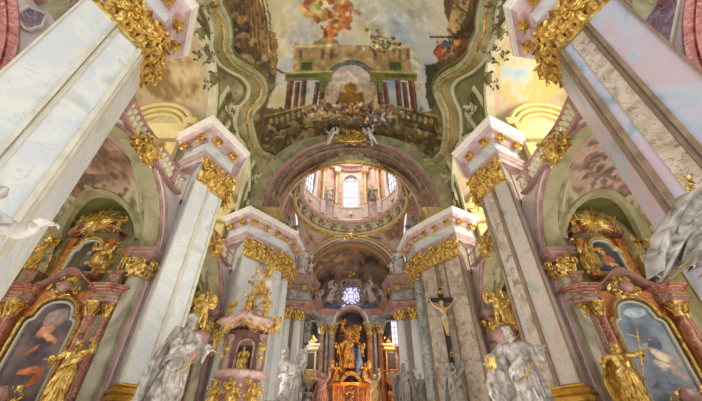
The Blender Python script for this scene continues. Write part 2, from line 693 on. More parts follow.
def figure(key, hands=((.22, -.12, .62), (-.2, -.2, .75)), hip=.02, lean=(0, 0), turn=0.0, head=(0, -.02), nude=False, mitre=False,
           beard=False, cloak=True, sleeves=True, feet=((.075, .02), (-.08, -.05)), sit=False, plump=1.0, voxel=.0082, seed=1, hair='short', veil=False, swirl=.06):
    """unit-height standing (or sitting) figure facing -Y, feet at z = 0"""
    rnd = random.Random(seed)
    zp = .34 if sit else .53
    lx, ly = lean
    J, R = {}, {}

    def j(n, p, r):
        J[n], R[n] = p, r * plump
    j('pelvis', (hip, 0, zp), .075)
    j('belly', (hip * .5 + lx * .3, ly * .3, zp + .10), .066)
    j('chest', (lx * .7, ly * .7, zp + .21), .083)
    j('neck0', (lx, ly, zp + .30), .045)
    hx, hy = lx + head[0], ly + head[1]
    j('neck', (lx + head[0] * .4, ly + head[1] * .4, zp + .34), .03)
    j('skull', (hx, hy, zp + .385), .035)
    E = [('pelvis', 'belly'), ('belly', 'chest'), ('chest', 'neck0'), ('neck0', 'neck'), ('neck', 'skull')]
    wr = []
    for s, nm, hd in ((1, 'l', hands[0]), (-1, 'r', hands[1])):
        sh = Vector((lx + s * .115, ly, zp + .275))
        W = Vector(hd)
        L1, L2 = .165, .155
        d = W - sh
        if d.length > (L1 + L2) * .98:
            W = sh + d * ((L1 + L2) * .98 / d.length)
            d = W - sh
        h = sqrt(max(0, L1 ** 2 - (d.length / 2) ** 2))
        mid = sh + d * .5
        out = Vector((s * .6, .5, -.7))
        out = (out - out.project(d)).normalized()
        el = mid + out * h
        j('sh' + nm, tuple(sh), .043)
        j('el' + nm, tuple(el), .031)
        j('wr' + nm, tuple(W), .019)
        E += [('chest', 'sh' + nm), ('sh' + nm, 'el' + nm), ('el' + nm, 'wr' + nm)]
        wr.append((W, (W - el).normalized(), s, el, sh))
        fx, fy = feet[0 if s > 0 else 1]
        j('hip' + nm, (hip + s * .055, 0, zp - .02), .066)
        if sit:
            j('kn' + nm, (s * .085, -.21, zp - .02), .045)
            j('an' + nm, (s * .08, -.20 + fy, .06), .026)
            j('to' + nm, (s * .09, -.28 + fy, .02), .02)
        else:
            j('kn' + nm, ((hip + s * .055 + fx) / 2, fy * .5 - .035, .285), .046)
            j('an' + nm, (fx, fy, .05), .026)
            j('to' + nm, (fx * 1.1, fy - .085, .02), .02)
        E += [('pelvis', 'hip' + nm), ('hip' + nm, 'kn' + nm), ('kn' + nm, 'an' + nm), ('an' + nm, 'to' + nm)]
    mb = MB()
    vs, fs = skin(J, E, R, 'pelvis')
    mb.add(vs, fs)
    hc = Vector((hx, hy - .005, zp + .415))
    mb.ball(hc, (.046, .055, .066), 14, 10)
    mb.ball(hc + Vector((0, -.058, -.008)), (.009, .016, .018), 6, 5)
    mb.ball(hc + Vector((0, -.045, -.038)), (.02, .014, .012), 6, 5)
    mb.ball(hc + Vector((0, -.05, .014)), (.034, .012, .007), 8, 5)
    for s in (-1, 1):
        mb.ball(hc + Vector((s * .047, 0, -.006)), (.008, .014, .02), 6, 5)
        mb.ball(hc + Vector((s * .02, -.05, .002)), (.009, .008, .006), 6, 5)
        mb.ball(hc + Vector((s * .026, -.04, -.018)), (.013, .014, .014), 6, 5)
    for i in range(16):
        a = rnd.uniform(-.3, pi + .3)
        z = rnd.uniform(-.03 if hair == 'short' else -.09, .06)
        mb.ball(hc + Vector((.047 * cos(a), .012 + .045 * sin(a), z)), (.02, .02, .022), 6, 5)
    mb.ball(hc + Vector((0, .012, .03)), (.05, .052, .046), 10, 8)
    if beard:
        for i in range(7):
            mb.ball(hc + Vector((rnd.uniform(-.022, .022), -.045 + rnd.uniform(-.006, .006), -.05 - .014 * i * .8)), (.02, .018, .022), 6, 5)
    if mitre:
        mb.lathe([(.050, .03), (.058, .08), (.045, .14), (.004, .20), (0, .2)], hc, 10, sy=.7)
    if veil:
        loft(mb, [(hx, hy + .03, zp + .47, .05, .04, 0), (hx, hy + .035, zp + .42, .075, .06, .05), (lx, ly + .05, zp + .3, .12, .06, .1), (lx, ly + .06, zp + .15, .15, .06, .15)], 20, 6, ph=rnd.random() * 6)
    if not nude:
        ph = rnd.random() * 6
        fx0 = (feet[0][0] + feet[1][0]) / 2
        loft(mb, [(lx, ly, zp + .295, .06, .05, 0), (lx * .9, ly * .9, zp + .26, .12, .07, .02), (lx * .7, ly * .7, zp + .17, .108, .085, .05),
                  (lx * .3 + hip * .4, ly * .3, zp + .08, .092, .075, .06), (hip, 0, zp, .118, .09, .08)] +
             ([(0, -.08, zp - .03, .135, .16, .1), (0, -.14, zp - .1, .14, .15, .13), (0, -.15, .12, .145, .14, .17), (0, -.15, .03, .16, .15, .2)] if sit else
              [(hip * .9, -.01, zp - .13, .128, .10, .13), (fx0, -.01, zp - .27, .135, .112, .17), (fx0, 0, .14, .145, .125, .2), (fx0, .01, .035, .17, .145, .24)]),
             36, 8, ph=ph, twist=.14)
        for W, d, s, el, sh in wr:       # sleeves
            pts = [sh, sh.lerp(el, .5), el, el.lerp(W, .45), el.lerp(W, .78)]
            mb.tube(pts, [.05, .052, .05, .054, .06] if sleeves else [.048, .042, .036, .034, .03], 9)
            if not sleeves:
                continue
            low = el.lerp(W, .6)
            mb.tube([low, low + Vector((0, .01, -.07)), low + Vector((s * .015, .02, -.15))], [.045, .035, .008], 7)
        # mantle thrown across the body
        pts, rad = [], []
        for i in range(12):
            t = i / 11
            a = -pi * .1 + t * pi * 1.35
            pts.append((lx * .5 + .125 * cos(a), -.10 * sin(a) + .0, zp + .24 - .33 * t))
            rad.append(.028 + .012 * sin(5 * t))
        mb.tube(pts, rad, 7)
        mb.tube([(p[0] * 1.02, p[1] * 1.1, p[2] - .045) for p in pts], [r * .8 for r in rad], 7)
        for i in range(6):
            a = -.6 - i * .38
            x0 = .1 * cos(a) * 1.1
            y0 = .12 * sin(a)
            z1 = rnd.uniform(.05, .25)
            mb.tube([(x0 + hip, y0 * .8, zp + .02), (x0 * 1.3, y0 * 1.1 - (.1 if sit else 0), (zp + z1) / 2 + .02), (x0 * 1.55 + rnd.uniform(-.03, .03), y0 * 1.25 - (.1 if sit else 0), z1)], [.012, .024, .012], 6)
    if cloak:
        n = 13
        P = []
        for i in range(9):
            t = i / 8
            row = []
            for k in range(n):
                a = pi * (.02 + .96 * k / (n - 1))
                w = .13 + .10 * t + swirl * sin(t * pi) * (1 if k > n / 2 else .2)
                f = 1 + .22 * t * sin(k * 2.1 + 3 * t)
                row.append((lx * (1 - t) + w * cos(a) * f, .055 + (.05 + .1 * t) * sin(a) * f, zp + .29 - (zp + .25) * t))
            P.append(row + [(x * .93, y - .035, z) for x, y, z in reversed(row)])
        o = len(mb.v)
        m = 2 * n
        mb.grid(P, closed_v=True)
        mb.f.append(tuple(o + k for k in range(m)))
        mb.f.append(tuple(o + 8 * m + k for k in reversed(range(m))))
    for W, d, s, el, sh in wr:           # hands: palm, four fingers and a thumb
        hand(mb, W, d, s)
    me = bpy.data.meshes.new('blank')
    me.from_pydata(mb.v, [], mb.f)
    vs, fs = evaluate(me, [('REMESH', dict(mode='VOXEL', voxel_size=voxel)), ('SMOOTH', dict(factor=.5, iterations=1))])
    vs, fs = largest(vs, fs)
    out = MB()
    out.add(vs, fs)
    FIG[key] = (out, zp, hx, hy)
    return out


def place_fig(key, loc, h, rz=0, tilt=(0, 0)):
    src = FIG[key][0]
    M = Matrix.Translation(Vector(loc)) @ Matrix.Rotation(rz, 4, 'Z') @ Matrix.Rotation(tilt[0], 4, 'X') @ Matrix.Rotation(tilt[1], 4, 'Y') @ Matrix.Scale(h, 4)
    m = MB()
    V = np.array(src.v)
    A = np.array(M)
    V = V @ A[:3, :3].T + A[:3, 3]
    m.v = [tuple(p) for p in V]
    m.f = list(src.f)
    return m, M


def wing(mb, M, s, zp, size=.42, spread=.9, lift=.5):
    """feathered wing growing from the shoulder blade, in figure units"""
    for row, (nf, ln, wd) in enumerate(((9, 1.0, .1), (7, .62, .09), (5, .36, .08))):
        for i in range(nf):
            t = i / (nf - 1)
            a = lift + 1.0 - t * 1.9 * spread
            d = Vector((s * cos(a) * .75, .35, sin(a)))
            b = Vector((s * (.05 + .10 * (1 - t)), .075 - row * .008, zp + .26 + .05 * (1 - t)))
            L = size * ln * (1 - .35 * t)
            m = MB()
            leaf(m, b, d, Vector((0, -1, .2)), L, wd * size * 2.2, .15, 5)
            mb.merge(m, M)


def statue(name, label, cat, key, loc, h, m, rz=0, tilt=(0, 0), wings=None, wm=None, group=None, parts=()):
    t = thing(name, label, cat, loc, group)
    b, M = place_fig(key, loc, h, rz, tilt)
    b.build('figure', m, t, True)
    zp = FIG[key][1]
    if wings:
        for s in (-1, 1):
            w = MB()
            wing(w, M, s, zp, wings)
            w.build('wing', wm or m, t)
    for p in parts:
        p(t, M)
    return t, M


def tube_part(name, pts, rad, m, n=7):
    def f(t, M):
        b = MB()
        b.tube([M @ Vector(p) for p in pts], rad, n)
        b.build(name, m, t, True)
    return f


figure('saint', hands=((.26, -.16, .66), (-.15, -.2, .60)), beard=True, hip=.03, seed=3)
figure('bishop', hands=((.24, -.2, .9), (-.20, -.16, .62)), mitre=True, beard=True, hip=-.03, seed=5, head=(.02, -.03))
figure('reaching', hands=((.36, -.2, .82), (-.30, -.16, .72)), beard=True, hip=.02, seed=7, hair='long', swirl=.12, head=(.03, -.03))
figure('praising', hands=((.22, -.14, 1.08), (-.26, -.12, 1.02)), cloak=True, hip=.03, seed=9, hair='long', head=(0, .01), lean=(.03, -.01))
figure('angel', hands=((.28, -.16, .95), (-.22, -.2, .66)), hip=.03, seed=11, cloak=False, hair='long', lean=(.02, -.02))
figure('seated', hands=((.24, -.26, .46), (-.22, -.2, .62)), sit=True, seed=13, cloak=True, beard=True)
figure('putto', hands=((.24, -.1, .95), (-.24, -.14, .70)), nude=True, cloak=False, plump=1.45, seed=15, feet=((.12, -.06), (-.10, .08)), voxel=.0105)
figure('crucified', hands=((.34, .0, 1.02), (-.34, .0, 1.02)), nude=True, cloak=False, seed=17, feet=((.02, -.02), (-.01, -.035)), hip=.0, head=(-.03, -.05), hair='long', beard=True)
# ------------------------------------------------------------------ the building
BAYS = (11.35, 20.85)          # bay centres; the bay nearer than the first pier is centred on 1.85
ALLB = (1.85,) + BAYS
VZ, VH, VA, VP = 16.0, 12.0, 10.0, 2.6
LA, LB = 4.3, 5.0              # gallery lunettes
YV0, YV1 = -7.0, 25.2


def vault_z(x):
    return VZ + VH * max(0, 1 - (abs(x) / VA) ** VP) ** (1 / VP)


def vault_x(z):
    return VA * max(0, 1 - ((z - VZ) / VH) ** VP) ** (1 / VP)


def lun_z(y):
    z = VZ
    for c in ALLB:
        q = 1 - ((y - c) / LA) ** 2
        if q > 0:
            z = max(z, VZ + LB * sqrt(q))
    return z


def vault_hit(u, v):
    d = ray(u, v)
    t = 15.0
    for i in range(4000):
        p = d * t
        if abs(p[0]) >= VA or p[2] >= vault_z(p[0]) or p[1] > YV1:
            break
        t += .01
    return Vector(p)


# floor
fl = struct(MB().box((0, 21, FLOOR - .15), (40, 62, .3)), 'floor', 'floor_stone')

# boundary of the nave fresco as read in the photograph
BL = [(212, -8), (213, 6), (221, 22), (223, 36), (222, 47), (229, 63), (241, 72), (253, 78), (260, 87), (258, 98), (249, 108), (246, 122), (249, 136), (253, 148), (262, 158), (275, 160)]
BR = [(492, -8), (490, 0), (486, 16), (485, 32), (478, 48), (474, 60), (462, 72), (447, 80), (441, 88), (444, 100), (449, 112), (450, 130), (448, 146), (444, 157), (434, 163), (422, 163)]
BM = [(290, 153), (310, 146), (330, 141), (351, 139), (372, 141), (392, 147), (408, 155)]
BOUND = BL + BM + BR[::-1]


def crom(P, n=4):
    out = []
    for i in range(len(P) - 1):
        p0, p1, p2, p3 = (np.array(P[max(i - 1, 0)]), np.array(P[i]), np.array(P[i + 1]), np.array(P[min(i + 2, len(P) - 1)]))
        for k in range(n):
            t = k / n
            out.append(tuple(.5 * ((2 * p1) + (-p0 + p2) * t + (2 * p0 - 5 * p1 + 4 * p2 - p3) * t * t + (-p0 + 3 * p1 - 3 * p2 + p3) * t ** 3)))
    out.append(tuple(P[-1]))
    return out


def paint_nave(x, y, wx, wy):
    """pigments of the ceiling painting; x, y = where the point was read, wx, wy = metres on the vault"""
    n1, n2, n3 = fbm(wx * .22 + 9, wy * .22, 1), fbm(wx * .5, wy * .5 + 7, 5), fbm(wx * 1.6 + 3, wy * 1.6, 9)
    n4 = fbm(wx * 3.1, wy * 3.1, 31, 3)
    jx = x + (n3 - .5) * 5
    jy = y + (fbm(wx * 1.6, wy * 1.6 + 5, 21) - .5) * 5
    # sky
    c = ramp(n1 * .6 + n2 * .4, [(.30, (150, 172, 192)), (.42, (188, 196, 196)), (.52, (220, 212, 184)), (.64, (206, 190, 146)), (.75, (186, 166, 120))])

    def lay(poly, col, soft=None, amt=1.0, var=.22, jit=True):
        m = inpoly(jx if jit else x, jy if jit else y, poly)
        v = 1 + (n3[m] - .5) * var * 2.4 + (n4[m] - .5) * var * 2
        cc = np.clip(np.array(col)[None, :] * v[:, None], 0, 255)
        c[m] = c[m] * (1 - amt) + cc * amt

    def ell(cx, cy, rx, ry, col, amt=1.0, rot=0, var=.25, jit=True):
        X, Y = (jx if jit else x) - cx, (jy if jit else y) - cy
        a, b = X * cos(rot) + Y * sin(rot), -X * sin(rot) + Y * cos(rot)
        m = (a / rx) ** 2 + (b / ry) ** 2 < 1
        v = 1 + (n3[m] - .5) * var * 2.4 + (n4[m] - .5) * var * 2
        c[m] = c[m] * (1 - amt) + np.clip(np.array(col)[None, :] * v[:, None], 0, 255) * amt
    ell(300, 30, 26, 30, (226, 214, 176), .4)
    ell(300, 90, 10, 40, (186, 182, 160), .5)
    ell(400, 30, 34, 20, (184, 194, 198), .35)
    ell(396, 12, 40, 14, (176, 192, 204), .35)
    ell(412, 78, 10, 30, (214, 204, 170), .6)
    ell(365, 12, 16, 12, (206, 204, 186), .4)
    # fiery cloud with figures
    ell(324, 8, 24, 13, (206, 172, 112), 1, 0)
    ell(340, 17, 12, 13, (204, 134, 78), 1)
    ell(331, 32, 13, 6, (194, 122, 72), 1, -.8)
    ell(321, 42, 9, 4, (186, 112, 70), 1, -.7)
    ell(310, 4, 7, 7, (172, 104, 64), 1)
    ell(318, 8, 9, 6, (196, 190, 120), 1)
    ell(327, 6, 6, 5, (230, 214, 176), 1)
    ell(348, 6, 5, 6, (176, 104, 66), .9)
    for i in range(40):
        q_ = random.Random(500 + i)
        ell(331 + q_.gauss(0, 11), 16 + q_.gauss(0, 11), 1.5 + 3 * q_.random(), 1 + 2 * q_.random(), ((226, 190, 130), (160, 86, 50), (214, 150, 90), (236, 214, 170), (130, 74, 44))[i % 5], .75, q_.uniform(-1.5, 1.5))
    # left hill and ruins
    lay([(205, -10), (254, -10), (262, 20), (268, 34), (277, 40), (278, 62), (274, 84), (268, 104), (262, 130), (276, 162), (258, 164), (240, 130), (240, 100), (222, 50)], (118, 94, 58))
    lay([(240, -10), (254, -10), (264, 10), (268, 30), (276, 34), (277, 72), (271, 98), (264, 90), (262, 60), (250, 30)], (158, 126, 78))
    for i in range(9):
        lay([(232 + i * 4.2, -10), (233.6 + i * 4.2, -10), (243 + i * 3.8, 62), (241.5 + i * 3.8, 62)], (84, 66, 40), amt=.75)
    ell(240, 28, 9, 10, (70, 60, 48), .9)
    ell(243, 36, 7, 3, (170, 140, 104), .9)
    ell(241, 20, 5, 4, (176, 126, 60), .9)
    ell(245, 62, 10, 6, (186, 170, 122), 1, .3)
    lay([(246, 57), (247, 57), (245, 69), (244, 69)], (90, 74, 46))
    ell(235, 52, 7, 6, (80, 62, 40), .9)
    ell(262, 62, 8, 8, (92, 78, 54), .9)
    ell(270, 80, 5, 14, (104, 92, 70), .9)
    lay([(262, 66), (292, 73), (292, 75), (262, 69)], (120, 90, 50))
    # right rocks, soldiers
    lay([(444, -10), (495, -10), (492, 20), (486, 40), (478, 60), (446, 82), (440, 100), (426, 98), (425, 66), (436, 62), (452, 56), (452, 28), (444, 10)], (112, 92, 54))
    lay([(455, -10), (472, -10), (466, 16), (456, 34), (448, 30), (452, 10)], (196, 166, 112))
    lay([(472, -10), (484, -10), (480, 16), (470, 34), (466, 30), (474, 10)], (76, 62, 36))
    lay([(425, 64), (436, 64), (442, 72), (440, 102), (430, 110), (426, 90)], (78, 76, 54))
    ell(452, 48, 19, 8, (142, 90, 64), 1, -.2)
    for i in range(60):
        q_ = random.Random(700 + i)
        ell(452 + q_.gauss(0, 9), 49 + q_.gauss(0, 4.5), 1 + 2 * q_.random(), 1 + 2 * q_.random(), ((176, 96, 66), (90, 56, 44), (206, 166, 110), (120, 110, 100), (84, 60, 50), (190, 130, 70))[i % 6], .9, q_.uniform(-1.5, 1.5))
    ell(446, 44, 5, 3, (96, 110, 130), 1)
    ell(440, 55, 4, 7, (190, 110, 54), 1)
    ell(456, 42, 4, 3, (206, 150, 80), 1)
    ell(463, 52, 6, 3, (110, 50, 44), 1)
    lay([(430, 36), (474, 36), (474, 38), (430, 38)], (70, 52, 38), jit=False)
    lay([(478, -10), (492, -10), (484, 34), (470, 56), (468, 50), (480, 30)], (50, 44, 30), amt=.8)
    # lower ground
    lay([(262, 108), (430, 112), (446, 90), (452, 168), (255, 168)], (124, 106, 66))
    lay([(262, 132), (300, 136), (330, 132), (372, 132), (420, 140), (448, 128), (452, 168), (256, 168)], (88, 78, 48), amt=.85)
    for i in range(14):
        a = random.Random(i)
        ell(268 + 170 * a.random(), 122 + 34 * a.random(), 10 + 8 * a.random(), 2.5 + 2 * a.random(), ((176, 156, 104), (60, 54, 36), (132, 112, 66))[i % 3], .7, a.uniform(-.6, .6))
    # painted triumphal architecture
    lay([(294, 45), (312, 45), (313, 41), (322, 37), (336, 40), (340, 45), (368, 46), (384, 40), (411, 45), (412, 74), (294, 76)], (176, 150, 104))
    lay([(294, 45), (337, 44), (337, 47), (294, 48)], (212, 190, 142), jit=False)
    lay([(370, 45), (411, 45), (411, 48), (370, 48)], (212, 190, 142), jit=False)
    for x0 in (299, 321, 330, 373, 398, 406):
        lay([(x0, 49), (x0 + 3.5, 49), (x0 + 3.5, 60), (x0, 60)], (126, 100, 76), jit=False)
    ell(351, 86, 30, 27, (176, 158, 116), 1, jit=False)
    ell(351, 84, 27, 24, (88, 96, 102), 1, jit=False, var=.5)
    ell(351, 87, 25, 25, (120, 116, 96), 1, jit=False)
    ell(351, 76, 27, 1.6, (60, 66, 74), .6, jit=False)
    ell(351, 88, 23, 23, (202, 186, 176), 1, jit=False, var=.12)
    ell(346, 80, 12, 9, (226, 216, 200), .7)
    lay([(322, 84), (380, 84), (380, 112), (322, 112)], (186, 166, 140), amt=.7)
    for sg in (-1, 1):
        X = lambda q: 351 + sg * q
        for a, b, w, y0, y1 in ((60, 64, 3.2, 80, 113), (53, 56, 2.4, 82, 110), (46, 49, 2.6, 76, 110), (33, 37, 2.4, 82, 108), (28, 30, 2.6, 84, 106)):
            lay([(X(a - w), y0), (X(a + w), y0), (X(b + w), y1), (X(b - w), y1)], (104, 66, 48), jit=False, var=.3)
            lay([(X(a + w * .2), y0), (X(a + w * .6), y0), (X(b + w * .6), y1), (X(b + w * .2), y1)], (150, 108, 82), jit=False, var=.3)
        lay([(X(66), 73), (X(19), 71), (X(19), 82), (X(27), 82), (X(27), 92), (X(32), 92), (X(32), 80), (X(66), 81)], (128, 128, 66), jit=False, var=.15)
        lay([(X(52), 60), (X(37), 59), (X(37), 72), (X(52), 73)], (142, 142, 78), jit=False, var=.15)
        lay([(X(50), 62.5), (X(39), 62), (X(39), 70), (X(50), 70)], (88, 90, 48), jit=False, var=.15)
        lay([(X(64), 75), (X(34), 74), (X(34), 77), (X(64), 78)], (92, 94, 46), jit=False, var=.15)
        lay([(X(66), 72.4), (X(19), 70.6), (X(19), 72), (X(66), 73.8)], (190, 184, 120), jit=False, var=.1)
        # stepped podium and balustrade
        lay([(X(68), 112), (X(28), 106), (X(28), 118), (X(46), 124), (X(86), 134), (X(90), 118)], (136, 122, 74), jit=False)
        lay([(X(46), 107), (X(86), 117), (X(88), 134), (X(48), 123)], (86, 80, 50), jit=False)
        lay([(X(46), 105.5), (X(87), 115.5), (X(87), 117.5), (X(46), 107.5)], (168, 150, 96), jit=False)
        lay([(X(48), 122), (X(88), 133), (X(88), 135), (X(48), 124)], (52, 46, 30), jit=False)
        for k in range(6):
            ell(X(52 + k * 5.6), 114.5 + k * 1.45, 2.0, 3.4, (158, 138, 88), 1, jit=False)
        lay([(X(38), 104), (X(46), 106), (X(46), 128), (X(38), 126)], (158, 142, 78), jit=False)
    # gilded altar and crowd
    ell(351, 88, 6, 5, (160, 120, 40), 1)
    lay([(340, 92), (362, 92), (366, 104), (336, 104)], (150, 110, 40))
    lay([(310, 104), (392, 104), (396, 118), (306, 120)], (170, 148, 110))
    a = random.Random(44)
    pal = ((214, 198, 160), (186, 150, 100), (116, 78, 56), (110, 120, 132), (196, 180, 156), (80, 66, 48), (196, 160, 90), (150, 126, 96), (170, 120, 76), (124, 124, 84), (100, 86, 60))
    for i in range(330):
        ell(351 + a.gauss(0, 24), 110 + a.gauss(0, 4.5) + 3 * a.random(), .7 + 1.2 * a.random(), .9 + 1.8 * a.random(), a.choice(pal), 1, a.uniform(-1, 1), jit=False)
    for i in range(50):
        ell(374 + a.gauss(0, 7), 120 + a.gauss(0, 5), .8 + 1.3 * a.random(), 1 + 1.6 * a.random(), a.choice(((96, 122, 168), (224, 214, 196), (196, 130, 80), (60, 50, 40))), 1, a.uniform(-1, 1), jit=False)
    for i in range(70):   # angels on the cornice
        ell(382 + a.gauss(0, 7), 43 + a.gauss(0, 6), .8 + 1.5 * a.random(), 1 + 1.6 * a.random(), a.choice(((150, 140, 90), (220, 206, 160), (120, 90, 56), (110, 130, 110))), 1, a.uniform(-1, 1), jit=False)
    # groups of small figures and rocks in the darker zones
    for i in range(420):
        q = random.Random(900 + i)
        zone = i % 4
        if zone == 0:
            X, Y = q.uniform(214, 276), q.uniform(-4, 120)
        elif zone == 1:
            X, Y = q.uniform(440, 492), q.uniform(-4, 110)
        else:
            X, Y = q.uniform(262, 446), q.uniform(122, 158)
        m = inpoly(np.array([X]), np.array([Y]), [(205, -10), (254, -10), (268, 34), (278, 60), (274, 84), (270, 110), (430, 112), (426, 90), (450, 50), (446, -10), (495, -10), (480, 50), (442, 90), (452, 168), (255, 168), (240, 100), (222, 50)])[0]
        if m:
            ell(X, Y, 1.5 + 6 * q.random() ** 2, .8 + 2.4 * q.random(), ((176, 150, 100), (70, 58, 38), (146, 120, 78), (96, 88, 58), (190, 168, 124), (120, 84, 56))[i % 6], .6, q.uniform(-1.4, 1.4))
    c = 255 * (np.clip(c, 0, 255) / 255) ** 1.12
    return c


def stucco(x, y, wx, wy, z):
    n = fbm(wx * .5 + z * .3, wy * .5, 60)
    n2 = fbm(wx * 1.4 + z, wy * 1.4 - z * .4, 64)
    c = ramp(n, [(.3, (132, 128, 82)), (.5, (166, 158, 112)), (.7, (190, 182, 140))])
    m = smooth(.60, .64, n2)[..., None]
    c = c * (1 - m * .45) + np.array((128, 104, 84)) * m * .45
    return c


def colour(fn, V):
    V = np.array(V)
    f = cos(TILT) * V[:, 1] + sin(TILT) * V[:, 2]
    u = -sin(TILT) * V[:, 1] + cos(TILT) * V[:, 2]
    f = np.maximum(f, .5)
    return V, 351 + FPX * V[:, 0] / f, 200.5 - FPX * u / f


ceil = MB()
NY, NX = 470, 300
G = []
for i in range(NY + 1):
    y = YV0 + (YV1 - YV0) * i / NY
    ze = lun_z(y)
    tmax = math.asin(min(1, (vault_x(ze) / VA) ** 1.0)) if ze > VZ + .001 else pi / 2
    row = []
    for k in range(NX + 1):
        s = -1 + 2 * k / NX
        # distribute by angle of the superellipse, so that the wall end is fine enough
        a = s * tmax
        x = VA * sin(a)
        if abs(k - NX / 2) == NX / 2:
            x, z = (-1 if k == 0 else 1) * vault_x(ze), ze
        else:
            z = vault_z(x)
        row.append((x, y, z))
    G.append(row)
ceil.grid(G)
V, px, py = colour(None, ceil.v)
inside = inpoly(px, py, BOUND)
cc = stucco(px, py, V[:, 0], V[:, 1], V[:, 2])
cf = paint_nave(px, py, V[:, 0], V[:, 1] + (V[:, 2] - 20) * .6)
cc = np.where(inside[:, None], cf, cc)
ceil.c = lin(cc)
struct(ceil, 'ceiling', 'fresco', True)


def to_path(pts):
    return [vault_hit(u, v) for u, v in pts]


def surf_sweep(mb, path, prof):
    """run a profile (a across, b into the room) along a curve lying on the vault"""
    nr = []
    ctr = Vector((0, 14, 8))
    for i, p in enumerate(path):
        t = (path[min(i + 1, len(path) - 1)] - path[max(i - 1, 0)]).normalized()
        g = 1e-2
        x = p.x
        dz = (vault_z(x + g) - vault_z(x - g)) / (2 * g) if abs(x) < VA - .05 else (-40 if x > 0 else 40)
        n = Vector((dz, 0, -1)).normalized()
        a = t.cross(n).normalized()
        nr.append((a, n))
    mb.sweep(path, nr, prof)


# moulded frame of the fresco: gilt inner fillet and green outer cornice
for nm, PTS in (('left', BL), ('right', BR)):
    pth = to_path(crom(PTS, 3))
    sg = 1 if nm == 'left' else -1
    t = thing('fresco_frame', 'gilt edged moulded frame along the %s side of the ceiling painting' % nm, 'frame', (pth[8].x, pth[8].y, pth[8].z))
    q = MB()
    surf_sweep(q, pth, [(-.07, -.1), (-.07, .12), (0, .2), (.07, .12), (.07, -.1)])
    q.build('gilt_fillet', 'gold', t, True)
    q = MB()
    prof = [(.08, -.1), (.1, .14), (.2, .2), (.26, .08), (.34, .3), (.5, .4), (.56, .2), (.7, .22), (.74, -.1)]
    surf_sweep(q, pth, [(a * -sg, b) for a, b in prof][::1 if sg < 0 else -1])
    q.build('cornice', 'green_stucco', t)
    q = MB()
    surf_sweep(q, pth, [(a * -sg, b) for a, b in [(.82, -.3), (.84, .1), (.95, .2), (1.06, .1), (1.1, -.3)]][::1 if sg < 0 else -1])
    q.build('outer_fillet', 'moss_stucco', t)
    for off, mm_, wd in ((12, 'cream_stucco', .16), (16, 'moss_stucco', .12)):
        p2 = to_path(crom([(u + (-off if nm == 'left' else off), v) for u, v in PTS[1:-2]], 3))
        q = MB()
        surf_sweep(q, p2, [(-wd, -.15), (-wd, .08), (-wd * .4, .2), (wd * .4, .2), (wd, .08), (wd, -.15)])
        q.build('panel_moulding', mm_, t)
pth = to_path(crom(BM, 3))

# gallery lunettes: ribs on the vault edge, barrel of each gallery bay with its oval painting, back walls
GX = 16.2
for bi, yc in enumerate(ALLB):
    rib = MB()
    pts = []
    for i in range(41):
        a = pi * (.04 + .92 * i / 40)
        y, z = yc + LA * cos(a), VZ + LB * sin(a)
        pts.append(Vector((-vault_x(z), y, z)))
    nr = []
    for i, p in enumerate(pts):
        a = pi * (.04 + .92 * i / 40)
        nr.append((Vector((0, cos(a), sin(a))), Vector((1, 0, 0))))
    ob = thing('gallery_arch', 'cream and green moulded arch over the %s gallery bay on the left' % ('nearest', 'first full', 'far')[bi], 'arch', (-10, yc, VZ))
    rib.sweep(pts, nr, [(.62, -.1), (.62, .10), (.5, .24), (.36, .08), (.28, -.1)])
    rib.build('outer_moulding', 'moss_stucco', ob)
    rib = MB()
    rib.sweep(pts, nr, [(.28, -.1), (.28, .14), (.12, .3), (-.08, .22), (-.14, -.3)])
    rib.build('inner_moulding', 'cream_stucco', ob)
    mirror(ob, 'cream and green moulded arch over the %s gallery bay on the right' % ('nearest', 'first full', 'far')[bi])
    # gallery barrel
    br = MB()
    rows = []
    for i in range(61):
        a = pi * i / 60
        y, z = yc + (LA - .1) * cos(a), VZ + (LB - .1) * sin(a)
        x0 = vault_x(max(VZ, z))
        rows.append([(-(x0 + (GX - x0) * k / 60), y, z) for k in range(61)])
    br.grid(rows)
    Vb = np.array(br.v)
    X, A = -Vb[:, 0], (Vb[:, 1] - yc)
    ang = np.arctan2(Vb[:, 2] - VZ, A)
    d = ((X - 12.6) / 2.2) ** 2 + ((ang - 1.25) / .42) ** 2
    n = fbm(X * .9, ang * 4, 70 + bi)
    nn = fbm(X * 2.2, ang * 9, 75 + bi)
    pic = ramp(n, [(.3, (150, 120, 80)), (.45, (206, 180, 130)), (.55, (222, 206, 170)), (.7, (176, 140, 120))])
    base = ramp(nn, [(.35, (214, 176, 156)), (.5, (206, 196, 160)), (.65, (186, 178, 128))])
    col = np.where((d < 1)[:, None], pic, np.where((d < 1.25)[:, None], np.array((196, 186, 130)), base))
    ed = (ang < .55) | (ang > 2.6)
    col[ed & (d > 1.3)] = (196, 192, 150)
    br.c = lin(col)
    o = struct(br, 'ceiling_gallery', 'fresco', True)
    br2 = MB()
    br2.v, br2.f = [(-x, y, z) for x, y, z in br.v], br.f
    pic2 = ramp(n, [(.3, (214, 190, 120)), (.45, (206, 206, 190)), (.55, (172, 198, 214)), (.7, (150, 184, 206))])
    br2.c = lin(np.where((d < 1)[:, None], pic2, np.where((d < 1.25)[:, None], np.array((206, 190, 120)), col)))
    struct(br2, 'ceiling_gallery', 'fresco', True)

# side walls: pierced by the tall chapel arches, then the gallery openings
ARC = [(1.4, 7.2, 3.9, 4.0), (10.9, 7.2, 4.0, 4.0), (20.4, 7.2, 4.0, 4.0)]
WX = 10.0


def arch_top(y, grow=0):
    z = FLOOR
    for c, z0, a, b in ARC:
        q = 1 - ((y - c) / (a + grow)) ** 2
        if q > 0:
            z = max(z, z0 + (b + grow) * sqrt(q))
    return z


